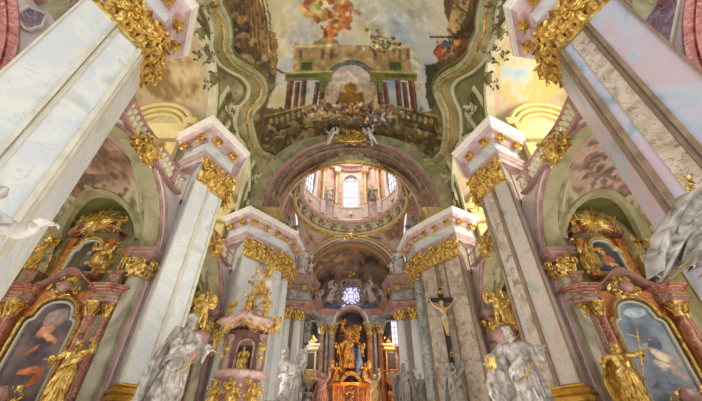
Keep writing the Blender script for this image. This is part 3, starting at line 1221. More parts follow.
def wall_cols():
    ys = set(np.linspace(YV0, 31, 191).tolist())
    for c, z0, a, b in ARC:
        for s in (-1, 1):
            for e in (0, .0005, .005, .02, .06, .12):
                ys.add(c + s * (a - e))
            ys.add(c + s * (a + .0005))
    return sorted(ys)


for s, nm in ((-1, 'left'), (1, 'right')):
    w = MB()
    ys = wall_cols()
    top = 11.4
    fr, bk = [], []
    for y in ys:
        z0 = min(arch_top(y), top)
        fr.append([(s * WX, y, z0 + (top - z0) * k / 3) for k in range(4)])
        bk.append([(s * (WX + .7), y, z0 + (top - z0) * k / 3) for k in range(4)])
    w.grid(fr)
    w.grid(bk)
    w.grid([[a[0], b[0]] for a, b in zip(fr, bk)])
    w.grid([[a[3], b[3]] for a, b in zip(fr, bk)])
    struct(w, 'wall_' + nm, 'pale_rose')
    # piers between the gallery openings, up to the vault springing
    for y0, y1 in ((6.05, 7.05), (15.35, 16.85), (25.0, 31.0)):
        struct(MB().box((s * 10.6, (y0 + y1) / 2, 13.6), (1.2, y1 - y0, 5.0)), 'wall_gallery_pier_' + nm, 'pale_rose')
    # gallery floors and outer wall with windows
    gf = MB().box((s * 13.4, 12.5, 11.4), (5.6, 38, .25))
    struct(gf, 'floor_gallery_' + nm, 'pale_rose')
    ow = MB().box((s * (GX + .3), 12, 9.5), (.4, 40, 24))
    struct(ow, 'wall_outer_' + nm, 'yellow_stucco')
    for yc in ALLB:
        for zc, hh, ww in ((14.5, 4.2, 2.6), (4.0, 4.6, 2.4)):
            t = MB().box((s * (GX + .06), yc, zc), (.05, ww, hh))
            o = struct(t, 'window_1', 'window_glass')
            m = MB()
            for k in range(-1, 2):
                m.box((s * (GX + .02), yc + k * ww / 4, zc), (.06, .06, hh))
            for k in range(-2, 3):
                m.box((s * (GX + .02), yc, zc + k * hh / 5), (.06, ww, .06))
            m.build('window_frame', 'lead', o)

    # cross walls between chapels (below) and between gallery bays (above)
    for yw in (5.9, 15.2, 24.9):
        struct(MB().box((s * 13.4, yw, 4.6), (5.6, .5, 12.4)), 'wall_chapel_' + nm, 'green_stucco')
        struct(MB().box((s * 13.4, yw + .0, 14.2), (5.6, .3, 5.4)), 'wall_gallery_' + nm, 'green_stucco')

# chapel barrels with fresco; the niche over the altar is cut into the east side
NC, NR, NZ = 13.1, 2.0, 8.35


def niche_z(x):
    q = 1 - ((abs(x) - NC) / NR) ** 2
    return NZ + NR * sqrt(q) if q > 0 else -99


for ci, (c, z0, a, b) in enumerate(ARC):
    for s in (-1, 1):
        m = MB()
        rows = []
        NA, NXX = 120, 100
        xs = [WX + (GX - WX) * k / NXX for k in range(NXX + 1)]
        for k, x in enumerate(xs):
            nz = niche_z(x)
            # lowest barrel angle on the east side: where the niche opening begins
            a0 = 0.0
            if nz > z0:
                a0 = math.asin(min(1, (nz - z0) / (b + .03)))
                yb = c + (a + .03) * cos(a0)
                if nz - z0 > b:
                    a0 = pi / 2
            rows.append([(s * x, c + (a + .03) * cos(a0 + (pi - a0) * i / NA), z0 + (b + .03) * sin(a0 + (pi - a0) * i / NA)) for i in range(NA + 1)])
        m.grid(rows)
        Vb = np.array(m.v)
        X, Y, Z = np.abs(Vb[:, 0]), Vb[:, 1] - c, Vb[:, 2] - z0
        ang = np.arctan2(Z / b, Y / a)
        n = fbm(X * .8 + ci, ang * 3.2, 80 + ci + s, 5)
        n2 = fbm(X * 2.0 + ci, ang * 8, 90 + s, 4)
        pal = [(.3, (120, 88, 64)), (.42, (186, 150, 126)), (.5, (214, 184, 164)), (.58, (150, 120, 84)), (.7, (204, 190, 160))] if s < 0 else \
              [(.3, (110, 90, 92)), (.42, (196, 160, 140)), (.5, (216, 190, 176)), (.58, (150, 112, 96)), (.7, (176, 176, 166))]
        pic = ramp(n * .7 + n2 * .3, pal)
        blob = smooth(.56, .60, n2)[:, None]
        pic = pic * (1 - .55 * blob) + np.array((88, 70, 60)) * .55 * blob
        base = ramp(n2, [(.3, (150, 146, 106)), (.5, (184, 178, 140)), (.7, (208, 202, 170))])
        ln = (np.abs(X - 10.35) < .05) | (np.abs(X - 11.15) < .05)
        base[ln] = (214, 208, 176)
        orn = (smooth(.55, .58, fbm(X * 3.5, ang * 12, 99)) * np.maximum((np.abs((X - 10.75)) < .35), .8 * (X > 11.2)))[:, None]
        base = base * (1 - .6 * orn) + np.array((100, 80, 60)) * .6 * orn
        d = ((X - 13.2) / 2.3) ** 2 + ((ang - 1.45) / .72) ** 2
        d2 = ((X - 13.2) / 2.5) ** 2 + ((ang - 1.45) / .80) ** 2
        col = np.where((d < 1)[:, None], pic, np.where((d2 < 1)[:, None], np.array((206, 200, 160)), base))
        m.c = lin(col)
        struct(m, 'ceiling_chapel', 'fresco', True)
        # niche: tunnel to the back wall and its back
        m = MB()
        rows, edge = [], []
        for i in range(41):
            t = pi * i / 40
            x, z = NC + NR * cos(t), NZ + NR * sin(t)
            q = (z - z0) / (b + .03)
            y = c + (a + .03) * sqrt(max(0, 1 - q * q)) if q < 1 else c
            y = max(y, 12.6 - 10.9 + c)
            edge.append(Vector((s * x, y, z)))
            rows.append([(s * x, y, z), (s * x, y * .5 + (c + 4.3) * .5, z), (s * x, c + 4.3, z)] + [(s * (NC + NR * cos(t) * cos(f)), c + 4.3 + .7 * sin(f), NZ - .3 * sin(f) + NR * sin(t) * cos(f)) for f in (.3, .6, .9, 1.2, pi / 2)])
        m.grid(rows)
        struct(m, 'wall_niche', 'moss_stucco', True)
        m = MB()
        nr = []
        for i, p in enumerate(edge):
            t = pi * i / 40
            nr.append((Vector((s * cos(t), 0, sin(t))), Vector((0, -1, 0))))
        m.sweep(edge, nr, [(-.1, -.2), (-.1, .12), (.12, .26), (.22, .1), (.42, .16), (.46, -.2)])
        o = m.build('niche_moulding', 'green_stucco')
        tag(o, 'green moulded arch framing the %s altar niche on the %s' % (('nearest', 'near', 'far')[ci], 'left' if s < 0 else 'right'), 'arch')
        m = MB().box((s * NC, c + 4.32, 3.4), (2 * NR - .1, .08, 10.0))
        struct(m, 'wall_altar', 'green_stucco')

# crossing: transverse arch
ACZ = 18.5


def arch_strip(mb, R, yA, yB, z0, cz, n=48, col=None):
    P = []
    pts = [(-R, z0)] + [(-R * cos(pi * i / n), cz + R * sin(pi * i / n)) for i in range(n + 1)] + [(R, z0)]
    for x, z in pts:
        P.append([(x, yA, z), (x, yB, z)])
    mb.grid(P)


def arch_face(mb, R1, R2, y, z0, cz, n=48):
    P = []
    for i in range(-1, n + 2):
        if i in (-1, n + 1):
            a = 0 if i < 0 else pi
            P.append([(-R1 * cos(a), y, z0), (-R2 * cos(a), y, z0)])
        else:
            a = pi * i / n
            P.append([(-R1 * cos(a), y, cz + R1 * sin(a)), (-R2 * cos(a), y, cz + R2 * sin(a))])
    mb.grid(P)


# wall above the arch, closing the vault
m = MB()
P = []
for i in range(121):
    x = -10 + 20 * i / 120
    q = 1 - (x / 8.0) ** 2
    zb = ACZ + 8.0 * sqrt(q) if q > 0 else 16
    P.append([(x, 25.2, zb), (x, 25.2, max(vault_z(x), zb) + .05)])
m.grid(P)
struct(m, 'wall_crossing', 'green_stucco')
ca = thing('crossing_arch', 'broad brown and rose moulded arch between the nave vault and the dome', 'arch', (0, 25.2, 16))


def arch_mold(R, cz, z0, y, prof, n=56, x0=0):
    """profile (a outward from the opening, b towards -Y)"""
    q = MB()
    pts, nr = [], []
    pts.append(Vector((x0 - R, y, z0)))
    nr.append((Vector((-1, 0, 0)), Vector((0, -1, 0))))
    for i in range(n + 1):
        a = pi * i / n
        pts.append(Vector((x0 - R * cos(a), y, cz + R * sin(a))))
        nr.append((Vector((-cos(a), 0, sin(a))), Vector((0, -1, 0))))
    pts.append(Vector((x0 + R, y, z0)))
    nr.append((Vector((1, 0, 0)), Vector((0, -1, 0))))
    q.sweep(pts, nr, prof)
    return q


arch_mold(7.0, ACZ, 16, 25.2, [(0, -.4), (0, .1), (.14, .2), (.2, .12), (.42, .12), (.46, .26), (.62, .34), (.7, .2), (.8, .2), (.84, -.4)]).build('face_moulding', 'arch_brown', ca)
arch_mold(7.0, ACZ, 16, 25.2, [(.82, -.4), (.84, .16), (1.06, .16), (1.1, .34), (1.2, .4), (1.26, .2), (1.3, -.4)]).build('middle_moulding', 'rose_marble', ca)
arch_mold(7.0, ACZ, 16, 25.2, [(1.28, -.3), (1.3, .3), (1.38, .36), (1.46, .22), (1.48, -.3)]).build('outer_moulding', 'green_stucco', ca)
m = MB()
arch_strip(m, 7.0, 25.2, 27.1, 16, ACZ)
m.build('soffit', 'arch_brown', ca)
for s in (-1, 1):
    po = [(s * 7.95 - .95, 25.0), (s * 7.95 + .95, 25.0), (s * 7.95 + .95, 27.3), (s * 7.95 - .95, 27.3)]
    MB().mold(po, [(0, 16.02), (.1, 16.1), (.1, 16.5), (.15, 16.55), (.15, 16.9), (.3, 17.1), (.4, 17.3), (.4, 17.45), (0, 17.5)]).build('impost_block', 'impost_gold', ca)
arch_mold(6.95, ACZ, 16, 27.1, [(0, -.3), (0, .1), (.3, .1), (.3, -.3)]).build('inner_edge', 'pink_marble', ca)
arch_mold(6.97, ACZ, 16, 26.6, [(0, -.1), (-.03, 0), (0, .1), (.2, .1), (.2, -.1)]).build('gilt_band', 'gold', ca)

# pendentives
DY, DR, DZ, DS = 33.5, 7.2, 24.5, 1.1
SR = sqrt(2) * DR
m = MB()
for q in range(4):
    rows = []
    for i in range(25):
        z = DZ - DR + DR * i / 24
        r = sqrt(max(0, SR ** 2 - (z - (DZ - DR)) ** 2))
        h = math.acos(min(1, DR / r))
        row = []
        for k in range(25):
            a = h + (pi / 2 - 2 * h) * k / 24 + q * pi / 2
            row.append((r * cos(a), DY + DS * r * sin(a), z))
        rows.append(row)
    m.grid(rows)
Vb = np.array(m.v)
n = fbm(Vb[:, 0] * .8, Vb[:, 2] * .8, 110)
n2 = fbm(Vb[:, 0] * 1.3 + 4, Vb[:, 2] * 1.3, 113)
m.c = lin(ramp(n * .5 + n2 * .5, [(.3, (150, 100, 90)), (.42, (206, 170, 150)), (.5, (226, 206, 186)), (.62, (206, 196, 180)), (.72, (140, 110, 110))]))
struct(m, 'ceiling_pendentive', 'fresco', True)
# transept walls and arches
for s, nm in ((-1, 'left'), (1, 'right')):
    m = MB()
    arch_strip(m, 7.2, 0, 1.6, 8, DZ - DR)
    mm = MB()
    mm.v = [(s * (7.4 + y), DY + x, z) for x, y, z in m.v]
    mm.f = m.f
    struct(mm, 'wall_transept_arch_' + nm, 'pink_marble')
    struct(MB().box((s * 9.6, DY + .6, 15), (.4, 18, 34)), 'wall_transept_' + nm, 'green_stucco')

# drum
m = MB()


def ring(prof, n=96):
    q = MB()
    q.lathe(prof, (0, DY, 0), n, sy=DS)
    return q


rg = thing('dome_ring_cornice', 'cream and gold ring cornice with swags at the foot of the dome', 'cornice', (0, DY, DZ))
ring([(7.35, 23.75), (7.2, 23.8), (7.1, 24.0), (7.25, 24.15)]).build('gilt_edge', 'gold', rg, True)
ring([(7.25, 24.1), (7.0, 24.3), (6.95, 24.5), (7.1, 24.6), (6.85, 25.5), (6.8, 25.6)]).build('frieze', 'cream_stucco', rg)
ring([(7.2, 25.5), (6.75, 25.6), (6.65, 25.8), (6.5, 25.95), (6.42, 26.3), (6.48, 26.5), (7.4, 26.5)]).build('upper_cornice', 'pink_marble', rg)
ring([(7.05, 24.62), (6.98, 24.7), (7.05, 24.78)]).build('rose_fillet', 'red_marble', rg)
for i in range(12):
    a = 2 * pi * (i + .5) / 12
    for e in (-.11, .11):
        q = MB()
        o = Vector((-cos(a + e), -sin(a + e), 0))
        b = Vector((7.1 * cos(a + e), DY + DS * 7.1 * sin(a + e), 0))
        q.box(b + Vector((0, 0, 25.05)) + o * .1, (.4, .5, .9), a + e, taper=1.3)
        q.box(b + Vector((0, 0, 25.55)) + o * .2, (.7, .6, .2), a + e)
        leaf(q, b + Vector((0, 0, 25.3)) + o * .3, (0, 0, -1), o, .8, .45, .5)
        q.build('console', 'swag_green', rg)
for i in range(24):
    a0, a1 = 2 * pi * i / 24 + .04, 2 * pi * (i + 1) / 24 - .04
    q = MB()
    pts = []
    for k in range(9):
        t = k / 8
        a = a0 + (a1 - a0) * t
        pts.append((6.9 * cos(a), DY + DS * 6.9 * sin(a), 25.35 - .45 * sin(pi * t)))
    q.tube(pts, [.04, .07, .09, .12, .14, .12, .09, .07, .04], 6)
    q.build('swag', 'dark_ornament', rg)

dr = MB()
WW = .168          # half angle of a window
WB, WT = 29.1, 34.2
for seg in range(6):
    ac = pi / 2 + seg * pi / 3
    xs_ = [ac - pi / 6 + (pi / 3) * k / 32 for k in range(33)] + [ac - WW + e for e in (-.0005, .0005, .01)] + [ac + WW - e for e in (-.0005, .0005, .01)]
    fr = []
    for a in sorted(xs_):
        t = (a - ac) / WW
        lo = []
        P2 = lambda r, z: (r * cos(a), DY + DS * r * sin(a), z)
        if abs(t) < 1:
            zt = WT + 1.25 * sqrt(1 - t * t)
            fr.append([P2(7.0, 26.5), P2(7.0, 28), P2(7.0, WB), P2(7.6, WB), P2(7.6, zt), P2(7.0, zt), P2(7.0, 37)])
        else:
            fr.append([P2(7.0, 26.5), P2(7.0, 28), P2(7.0, WB), P2(7.0, WB), P2(7.0, WB), P2(7.0, WB + .01), P2(7.0, 37)])
    # leave the window reveals open between rows 3 and 4
    o = len(dr.v)
    nv = 7
    dr.v.extend([p for r in fr for p in r])
    for i in range(len(fr) - 1):
        for k in range(nv - 1):
            if k == 3:
                continue
            dr.f.append((o + i * nv + k, o + i * nv + k + 1, o + (i + 1) * nv + k + 1, o + (i + 1) * nv + k))
struct(dr, 'wall_drum', 'pink_marble')
dm = ring([(7.0, 36.9), (7.4, 37), (7.3, 39), (6.6, 41.5), (5.2, 43.6), (3.0, 45.2), (0, 45.8)], 48)
struct(dm, 'ceiling_dome', 'cream_stucco', True)
for i in range(6):
    ac = pi / 2 + i * pi / 3
    w = MB()
    rows = []
    for k in range(17):
        a = ac - WW + 2 * WW * k / 16
        t = (a - ac) / WW
        zt = WT + 1.25 * sqrt(max(0, 1 - t * t))
        rows.append([(7.5 * cos(a), DY + DS * 7.5 * sin(a), WB + (zt - WB) * j / 4) for j in range(5)])
    w.grid(rows)
    wo = struct(w, 'window_%d' % (i + 2), 'window_glass')
    f = MB()
    for k in range(-2, 3):
        a = ac + k * WW / 2 * .96
        t = k / 2 * .96
        zt = WT + 1.25 * sqrt(max(0, 1 - t * t))
        th = .14 if abs(k) == 2 else .07
        f.box((7.42 * cos(a), DY + DS * 7.42 * sin(a), (WB + zt) / 2), (th, th, zt - WB), a)
    for j in range(6):
        z = WB + .02 + j * (WT + .5 - WB) / 5
        f.tube([(7.42 * cos(ac + WW * e), DY + DS * 7.42 * sin(ac + WW * e), z) for e in (-.97, -.5, 0, .5, .97)], .055, 4)
    f.build('window_frame', 'lead', wo)
    f = MB()
    pts = [(WB, -1)] + []
    path = []
    for k in range(21):
        th = pi * k / 20
        a = ac - WW * 1.1 * cos(th)
        path.append((6.95 * cos(a), DY + DS * 6.95 * sin(a), WT + 1.45 * sin(th)))
    a = ac - WW * 1.1
    path = [(6.95 * cos(a), DY + DS * 6.95 * sin(a), WB)] + path
    a = ac + WW * 1.1
    path.append((6.95 * cos(a), DY + DS * 6.95 * sin(a), WB))
    f.tube(path, .16, 6)
    f.build('window_surround', 'cream_stucco', wo, True)
    # pedestal panels under the windows
ped = thing('drum_pedestal_band', 'rose marble pedestal band with gilt rosettes under the dome windows', 'wall band', (0, DY, 26.5))
ring([(7.0, 26.5), (6.85, 26.6), (6.8, 28.6), (6.7, 28.7), (6.7, 28.95), (7.0, 29.0)]).build('panel_band', 'pale_rose', ped)
for i in range(12):
    a = pi / 2 + i * pi / 6
    if i % 2 == 0:
        q = MB()
        q.ball((6.75 * cos(a), DY + DS * 6.75 * sin(a), 27.6), (.24, .24, .24), 8, 6)
        for k in range(6):
            q.ball((6.75 * cos(a + .035 * cos(k * pi / 3)), DY + DS * 6.75 * sin(a + .035 * cos(k * pi / 3)), 27.6 + .25 * sin(k * pi / 3)), .11, 6, 4)
        q.build('rosette', 'gold', ped)
    else:
        for e in (-.17, .17):
            q = MB()
            q.box((6.6 * cos(a + e), DY + DS * 6.6 * sin(a + e), 27.75), (.5, .75, 2.4), a + e)
            q.build('pedestal_block', 'pale_rose', ped)
    q = MB()
    b = (6.6 * cos(a), DY + DS * 6.6 * sin(a))
ring([(7.0, 36.3), (6.7, 36.4), (6.6, 36.8), (6.3, 37.0), (6.2, 37.4), (7.2, 37.5)]).build('upper_cornice', 'pink_marble', ped)
c0 = None
for i in range(6):
    for e in (-.17, .17):
        a = pi / 2 + (i + .5) * pi / 3 + e
        x, y = 6.6 * cos(a), DY + DS * 6.6 * sin(a)
        if c0 is None:
            c0 = thing('drum_column', 'slim yellow column with gilt cap between the dome windows', 'column', (x, y, 29), 'columns round the dome drum')
            q = MB().lathe([(.34, 0), (.34, .15), (.26, .3), (.25, 3), (.22, 5.6), (0, 5.6)], (x, y, 29), 12)
            q.build('shaft', 'flesh_gold', c0, True)
            q = MB()
            round_cap(q, (x, y), .22, 34.6, .8, 3, 6)
            q.build('capital', 'gold', c0)
            q = MB().box((x, y, 35.9), (.9, .9, 1.0), a)
            q.build('entablature_block', 'pink_marble', c0)
        else:
            shift(c0, (x - c0.location.x, y - c0.location.y, 0))

# chancel arch wall, chancel vault, apse
AY = DY + DS * DR     # 41.5
m = MB()
P = []
for i in range(97):
    x = -9.5 + 19 * i / 96
    q = 1 - (x / 5.9) ** 2
    zb = 17.1 + 5.9 * sqrt(q) if q > 0 else FLOOR
    q2 = 1 - (x / DR) ** 2
    P.append([(x, AY, zb), (x, AY, max(zb + .01, (DZ - DR + DR * sqrt(q2)) if q2 > 0 else 17))])
m.grid(P)
struct(m, 'wall_chancel', 'pale_rose')
ch = thing('chancel_arch', 'cream and rose arch with gilt edge opening to the painted apse', 'arch', (0, AY, 15.4))
arch_mold(5.9, 17.1, 15.4, AY, [(0, -.3), (0, .25), (.25, .35), (.5, .25), (.55, -.3)]).build('inner_moulding', 'brown_marble', ch)
arch_mold(5.9, 17.1, 15.4, AY, [(.55, -.3), (.55, .3), (.85, .3), (.9, -.3)]).build('flat_band', 'cream_stucco', ch)
arch_mold(5.9, 17.1, 15.4, AY, [(.9, -.3), (.92, .42), (1.05, .48), (1.15, .3), (1.16, -.3)]).build('gilt_edge', 'gold', ch)
m = MB()
arch_strip(m, 5.9, AY, AY + 1.2, 15.4, 17.1)
m.build('soffit', 'flesh_gold', ch)
m = MB()
P = []
for i in range(61):
    b_ = pi / 2 * i / 60
    P.append([(-6.0 * cos(pi * k / 90) * cos(b_), AY + 1.0 + 7.0 * sin(b_), 17.0 + 6.0 * sin(pi * k / 90) * cos(b_)) for k in range(91)])
m.grid(P)
Vb = np.array(m.v)
ZY = Vb[:, 2] * .8 - Vb[:, 1] * .8 + 60
n = fbm(Vb[:, 0] * .55 + 20, ZY * .55, 120, 5)
n2 = fbm(Vb[:, 0] * 1.3 + 24, ZY * 1.3, 127)
c_ = ramp(n * .65 + n2 * .35, [(.3, (70, 62, 50)), (.42, (120, 104, 82)), (.5, (158, 134, 104)), (.57, (140, 122, 100)), (.66, (204, 180, 140))])
bl = smooth(.60, .63, fbm(Vb[:, 0] * 1.1 + 20, ZY * 1.1, 140))[:, None]
m.c = lin(c_ * (1 - .6 * bl) + np.array((206, 150, 124)) * .6 * bl)
struct(m, 'ceiling_apse', 'fresco', True)
m = MB()
P = []
for i in range(49):
    a = pi * i / 48
    P.append([(-6.0 * cos(a), AY + 1.0 + 7.0 * sin(a), z) for z in (FLOOR, 6, 12, 17.05)])
m.grid(P)
struct(m, 'wall_apse', 'grey_marble', True)
# ------------------------------------------------------------------ piers
ORD = ('nearest', 'second', 'crossing')
CAPZ = 12.0


def entab(root, poly, z0=13.45, top=16.0, cor=.95, gold=True, ms=('lilac_rose', 'white_marble', 'lilac_rose', 'white_plaster'), rosettes=None, seed=1):
    h = top - z0
    MB().mold(poly, [(.05, z0 - .1), (.1, z0), (.1, z0 + .07 * h), (.16, z0 + .075 * h), (.16, z0 + .14 * h), (.28, z0 + .18 * h), (.30, z0 + .21 * h), (.05, z0 + .22 * h)]).build('architrave', ms[0], root)
    MB().mold(poly, [(.05, z0 + .24 * h), (.1, z0 + .25 * h), (.1, z0 + .55 * h), (.05, z0 + .56 * h)]).build('frieze', ms[1], root)
    cn = MB().mold(poly, [(.1, z0 + .55 * h), (.2, z0 + .57 * h), (.22, z0 + .63 * h), (.34, z0 + .68 * h), (cor * .62, z0 + .70 * h), (cor * .64, z0 + .76 * h), (cor * .72, z0 + .80 * h), (cor * .8, z0 + .86 * h)]).build('cornice', ms[2], root)
    MB().mold(poly, [(cor * .78, z0 + .84 * h), (cor * .84, z0 + .87 * h), (cor * .86, z0 + .91 * h), (cor * .97, z0 + .95 * h), (cor, z0 + h), (0, z0 + h + .02)]).build('cornice_edge', ms[3], root)
    if rosettes:
        rnd = random.Random(seed)
        for i in rosettes:
            P = miter(poly, .42)
            a, b = Vector(P[i]), Vector(P[(i + 1) % len(P)])
            n = max(1, round((b - a).length / 1.35))
            e = (b - a).normalized()
            nn = Vector((e.y, -e.x, 0))
            for k in range(n):
                p = a.lerp(b, (k + .5) / n)
                q = MB()
                c = Vector((p.x, p.y, z0 + .58 * h))
                for j in range(6):
                    aa = j * pi / 3
                    leaf(q, c, Vector((e.x, e.y, 0)) * cos(aa) + Vector((0, 0, 1)) * sin(aa), nn, .3, .22, .6, 4)
                q.ball(c + nn * .08, .1, 6, 4)
                q.box(c + nn * .02 + Vector((0, 0, .22)), (.5, .42, .16), atan2(e.y, e.x))
                q.build('rosette', 'gold', cn)


def on(poly, i, t):
    a, b = poly[i], poly[(i + 1) % len(poly)]
    return (a[0] + (b[0] - a[0]) * t, a[1] + (b[1] - a[1]) * t)


def pier(name, label, poly, caps, y, seed, shaft='white_marble', trims=(), ros=(1, 2), entpoly=None):
    t = thing(name, label, 'pillar', (-9.3, y, FLOOR))
    MB().mold(poly, [(.25, FLOOR), (.25, FLOOR + .4), (.12, FLOOR + .5), (.12, .7), (.3, .9), (.3, 1.1), (.1, 1.15)]).build('pedestal', 'rose_marble', t)
    MB().mold(poly, [(.16, 1.1), (.26, 1.2), (.26, 1.34), (.12, 1.4), (.2, 1.5), (.16, 1.62), (.05, 1.66), (.1, 1.74), (.02, 1.8)]).build('base_moulding', 'gold_smooth', t)
    MB().mold(poly, [(0, 1.7), (0, 13.6)]).build('shaft', shaft, t)
    for a, b, w, m, off in trims:
        q = MB()
        a, b = Vector(a), Vector(b)
        e = (b - a).normalized()
        nn = Vector((e.y, -e.x))
        c = (a + b) / 2 + nn * off / 2
        q.box((c.x, c.y, 6.85), ((b - a).length, .06 + off, 10.3), atan2(e.y, e.x))
        q.build('trim_strip', m, t)
    cp = entpoly or poly
    q = MB()
    capital(q, cp, caps, CAPZ, 1.5, seed)
    for ci_ in caps:
        for tt_ in (.25, .75):
            p_ = on(cp, ci_, tt_)
            e_ = (Vector(cp[(ci_ + 1) % len(cp)]) - Vector(cp[ci_])).normalized()
            rocaille(q, (p_[0] + e_.y * .3, p_[1] - e_.x * .3, CAPZ + .75), (e_.x, e_.y, 0), (0, 0, 1), 1.1, 1.6, seed + ci_, 18, .6)
    q.build('capital', 'gold', t)
    entab(t, cp, rosettes=ros, seed=seed)
    return t


def ppoly(y0):
    return [(-10.3, y0 - .3), (-8.86, y0 - 1.95), (-8.43, y0 - .98), (-8.52, y0 - .88), (-8.06, y0 + .05), (-8.95, y0 + 1.6), (-10.75, y0 + 1.9)]


def pent(y0):
    return [(-10.75, y0 - .95), (-8.86, y0 - 1.95), (-8.0, y0), (-8.95, y0 + 1.6), (-10.75, y0 + 1.9)]


for k, y0 in enumerate((6.6, 16.1)):
    pp = ppoly(y0)
    tr = [(on(pp, 1, .90), on(pp, 1, 1.0), .1, 'trim_marble', .05), (on(pp, 3, .02), on(pp, 3, .12), .1, 'trim_marble', .04), (on(pp, 3, .86), on(pp, 3, .99), .1, 'trim_marble', .05),
          (on(pp, 1, 0.0), on(pp, 1, .05), .1, 'trim_marble', .04), (on(pp, 4, .05), on(pp, 4, .2), .1, 'trim_marble', .05)]
    a = pier('marble_pier', 'pale marble pier with gilt capital, %s on the left side' % ORD[k], pp, (1, 2), y0, 10 + k, 'white_marble', tr, ros=(1, 2) if k == 0 else (0, 1), entpoly=pent(y0))
    b = mirror(a, 'lilac and beige marble pier with gilt capital, %s on the right side' % ORD[k])
    for ch_ in kids(b):
        if ch_.name.startswith(('shaft', 'trim_strip')):
            ch_.data = ch_.data.copy()
            ch_.data.materials[0] = MATS[('lilac_marble', 'warm_grey_marble')[k] if ch_.name.startswith('shaft') else 'brown_trim']
    # beige recessed strip on the right piers
    q = MB()
    m0, m1 = on(pp, 3, .14), on(pp, 3, .60)
    e = (Vector(m1) - Vector(m0)).normalized()
    nn = Vector((e.y, -e.x))
    c = (Vector(m0) + Vector(m1)) / 2 + nn * .01
    q.box((-c.x, c.y, 6.85), ((Vector(m1) - Vector(m0)).length, .05, 10.3), pi - atan2(e.y, e.x))
    q.v = [(x, y, z) for x, y, z in q.v]
    q.build('inlay_strip', 'beige_marble', None)
    o_ = bpy.data.objects['inlay_strip'] if 'inlay_strip' in bpy.data.objects else None
    lst = [o for o in bpy.data.objects if o.name.startswith('inlay_strip') and o.parent is None]
    for o_ in lst:
        o_.parent = b
        o_.matrix_parent_inverse = (Matrix.Translation(b.location) @ Matrix.Diagonal((-1, 1, 1, 1))).inverted()

CP = [(-10.3, 25.6), (-8.75, 23.6), (-7.75, 25.0), (-7.95, 25.25), (-7.5, 25.75), (-7.2, 25.5), (-6.2, 27.0), (-6.5, 27.6), (-7.4, 28.3), (-10.75, 29.5)]
CE = [(-10.75, 24.8), (-8.75, 23.6), (-7.3, 25.3), (-6.05, 27.0), (-5.75, 29.7), (-7.0, 30.7), (-10.75, 30.9)]
a = pier('marble_pier', 'pale marble crossing pier behind the pulpit on the left', CP, (1, 2, 3), 25.6, 33, 'white_marble',
         [(on(CP, 1, 0), on(CP, 1, .07), .1, 'trim_marble', .05), (on(CP, 1, .93), on(CP, 1, 1), .1, 'trim_marble', .05), (on(CP, 5, 0), on(CP, 5, .07), .1, 'trim_marble', .05), (on(CP, 5, .93), on(CP, 5, 1), .1, 'trim_marble', .05)],
         ros=(0, 1, 2, 3), entpoly=CE)
b = mirror(a, 'beige marble crossing pier behind the crucifix on the right')
for ch_ in kids(b):
    if ch_.name.startswith(('shaft', 'trim_strip')):
        ch_.data = ch_.data.copy()
        ch_.data.materials[0] = MATS['beige_marble' if ch_.name.startswith('shaft') else 'brown_trim']


def column(label, x, y, r, z0, z1, m, group=None, capm='gold', caph=1.35, name='marble_column', seed=4):
    t = thing(name, label, 'column', (x, y, FLOOR), group)
    MB().box((x, y, (FLOOR + z0 - .5) / 2), (r * 3, r * 3, z0 - .5 - FLOOR)).build('pedestal', 'rose_marble', t)
    MB().lathe([(r * 1.5, -.5), (r * 1.5, -.35), (r * 1.3, -.3), (r * 1.4, -.15), (r * 1.1, 0)], (x, y, z0), 20).build('base', 'gold', t, True)
    n = 8
    MB().lathe([(r * (1 - .14 * (i / n) ** 1.6), (z1 - z0) * i / n) for i in range(n + 1)], (x, y, z0), 24).build('shaft', m, t, True)
    q = MB()
    round_cap(q, (x, y), r * .86, z1, caph, seed)
    q.build('capital', capm, t)
    return t


a = column('tall pale column standing against the left crossing pier', -6.35, 29.0, .52, 2.4, 12, 'white_marble')
b = mirror(a, 'tall grey column standing against the right crossing pier')
for ch_ in kids(b):
    if ch_.name.startswith('shaft'):
        ch_.data = ch_.data.copy()
        ch_.data.materials[0] = MATS['grey_marble']
a = column('pale choir column on the left, the one farther from the high altar', -7.55, 39.7, .55, 2.4, 11.55, 'white_marble')
mirror(a, 'grey choir column on the right, the one farther from the high altar')
a.location.x -= .2
a = column('pale choir column on the left, the one nearer the high altar', -6.0, 40.3, .52, 2.4, 11.55, 'white_marble')
mirror(a, 'light choir column on the right, the one nearer the high altar')
a.location.x -= .5
EP = [(-9.4, 39.6), (-8.3, 39.1), (-6.9, 39.4), (-5.3, 39.7), (-5.0, 41.4), (-9.4, 42.0)]
t = thing('choir_entablature', 'rose and grey entablature block carried by the left choir columns', 'entablature', (-7, 40, 13.35))
entab(t, EP, 12.9, 17.0, .8, ms=('rose_marble', 'grey_marble', 'brown_marble', 'rose_marble'), rosettes=(1, 2, 3))
mirror(t, 'rose and grey entablature block carried by the right choir columns')

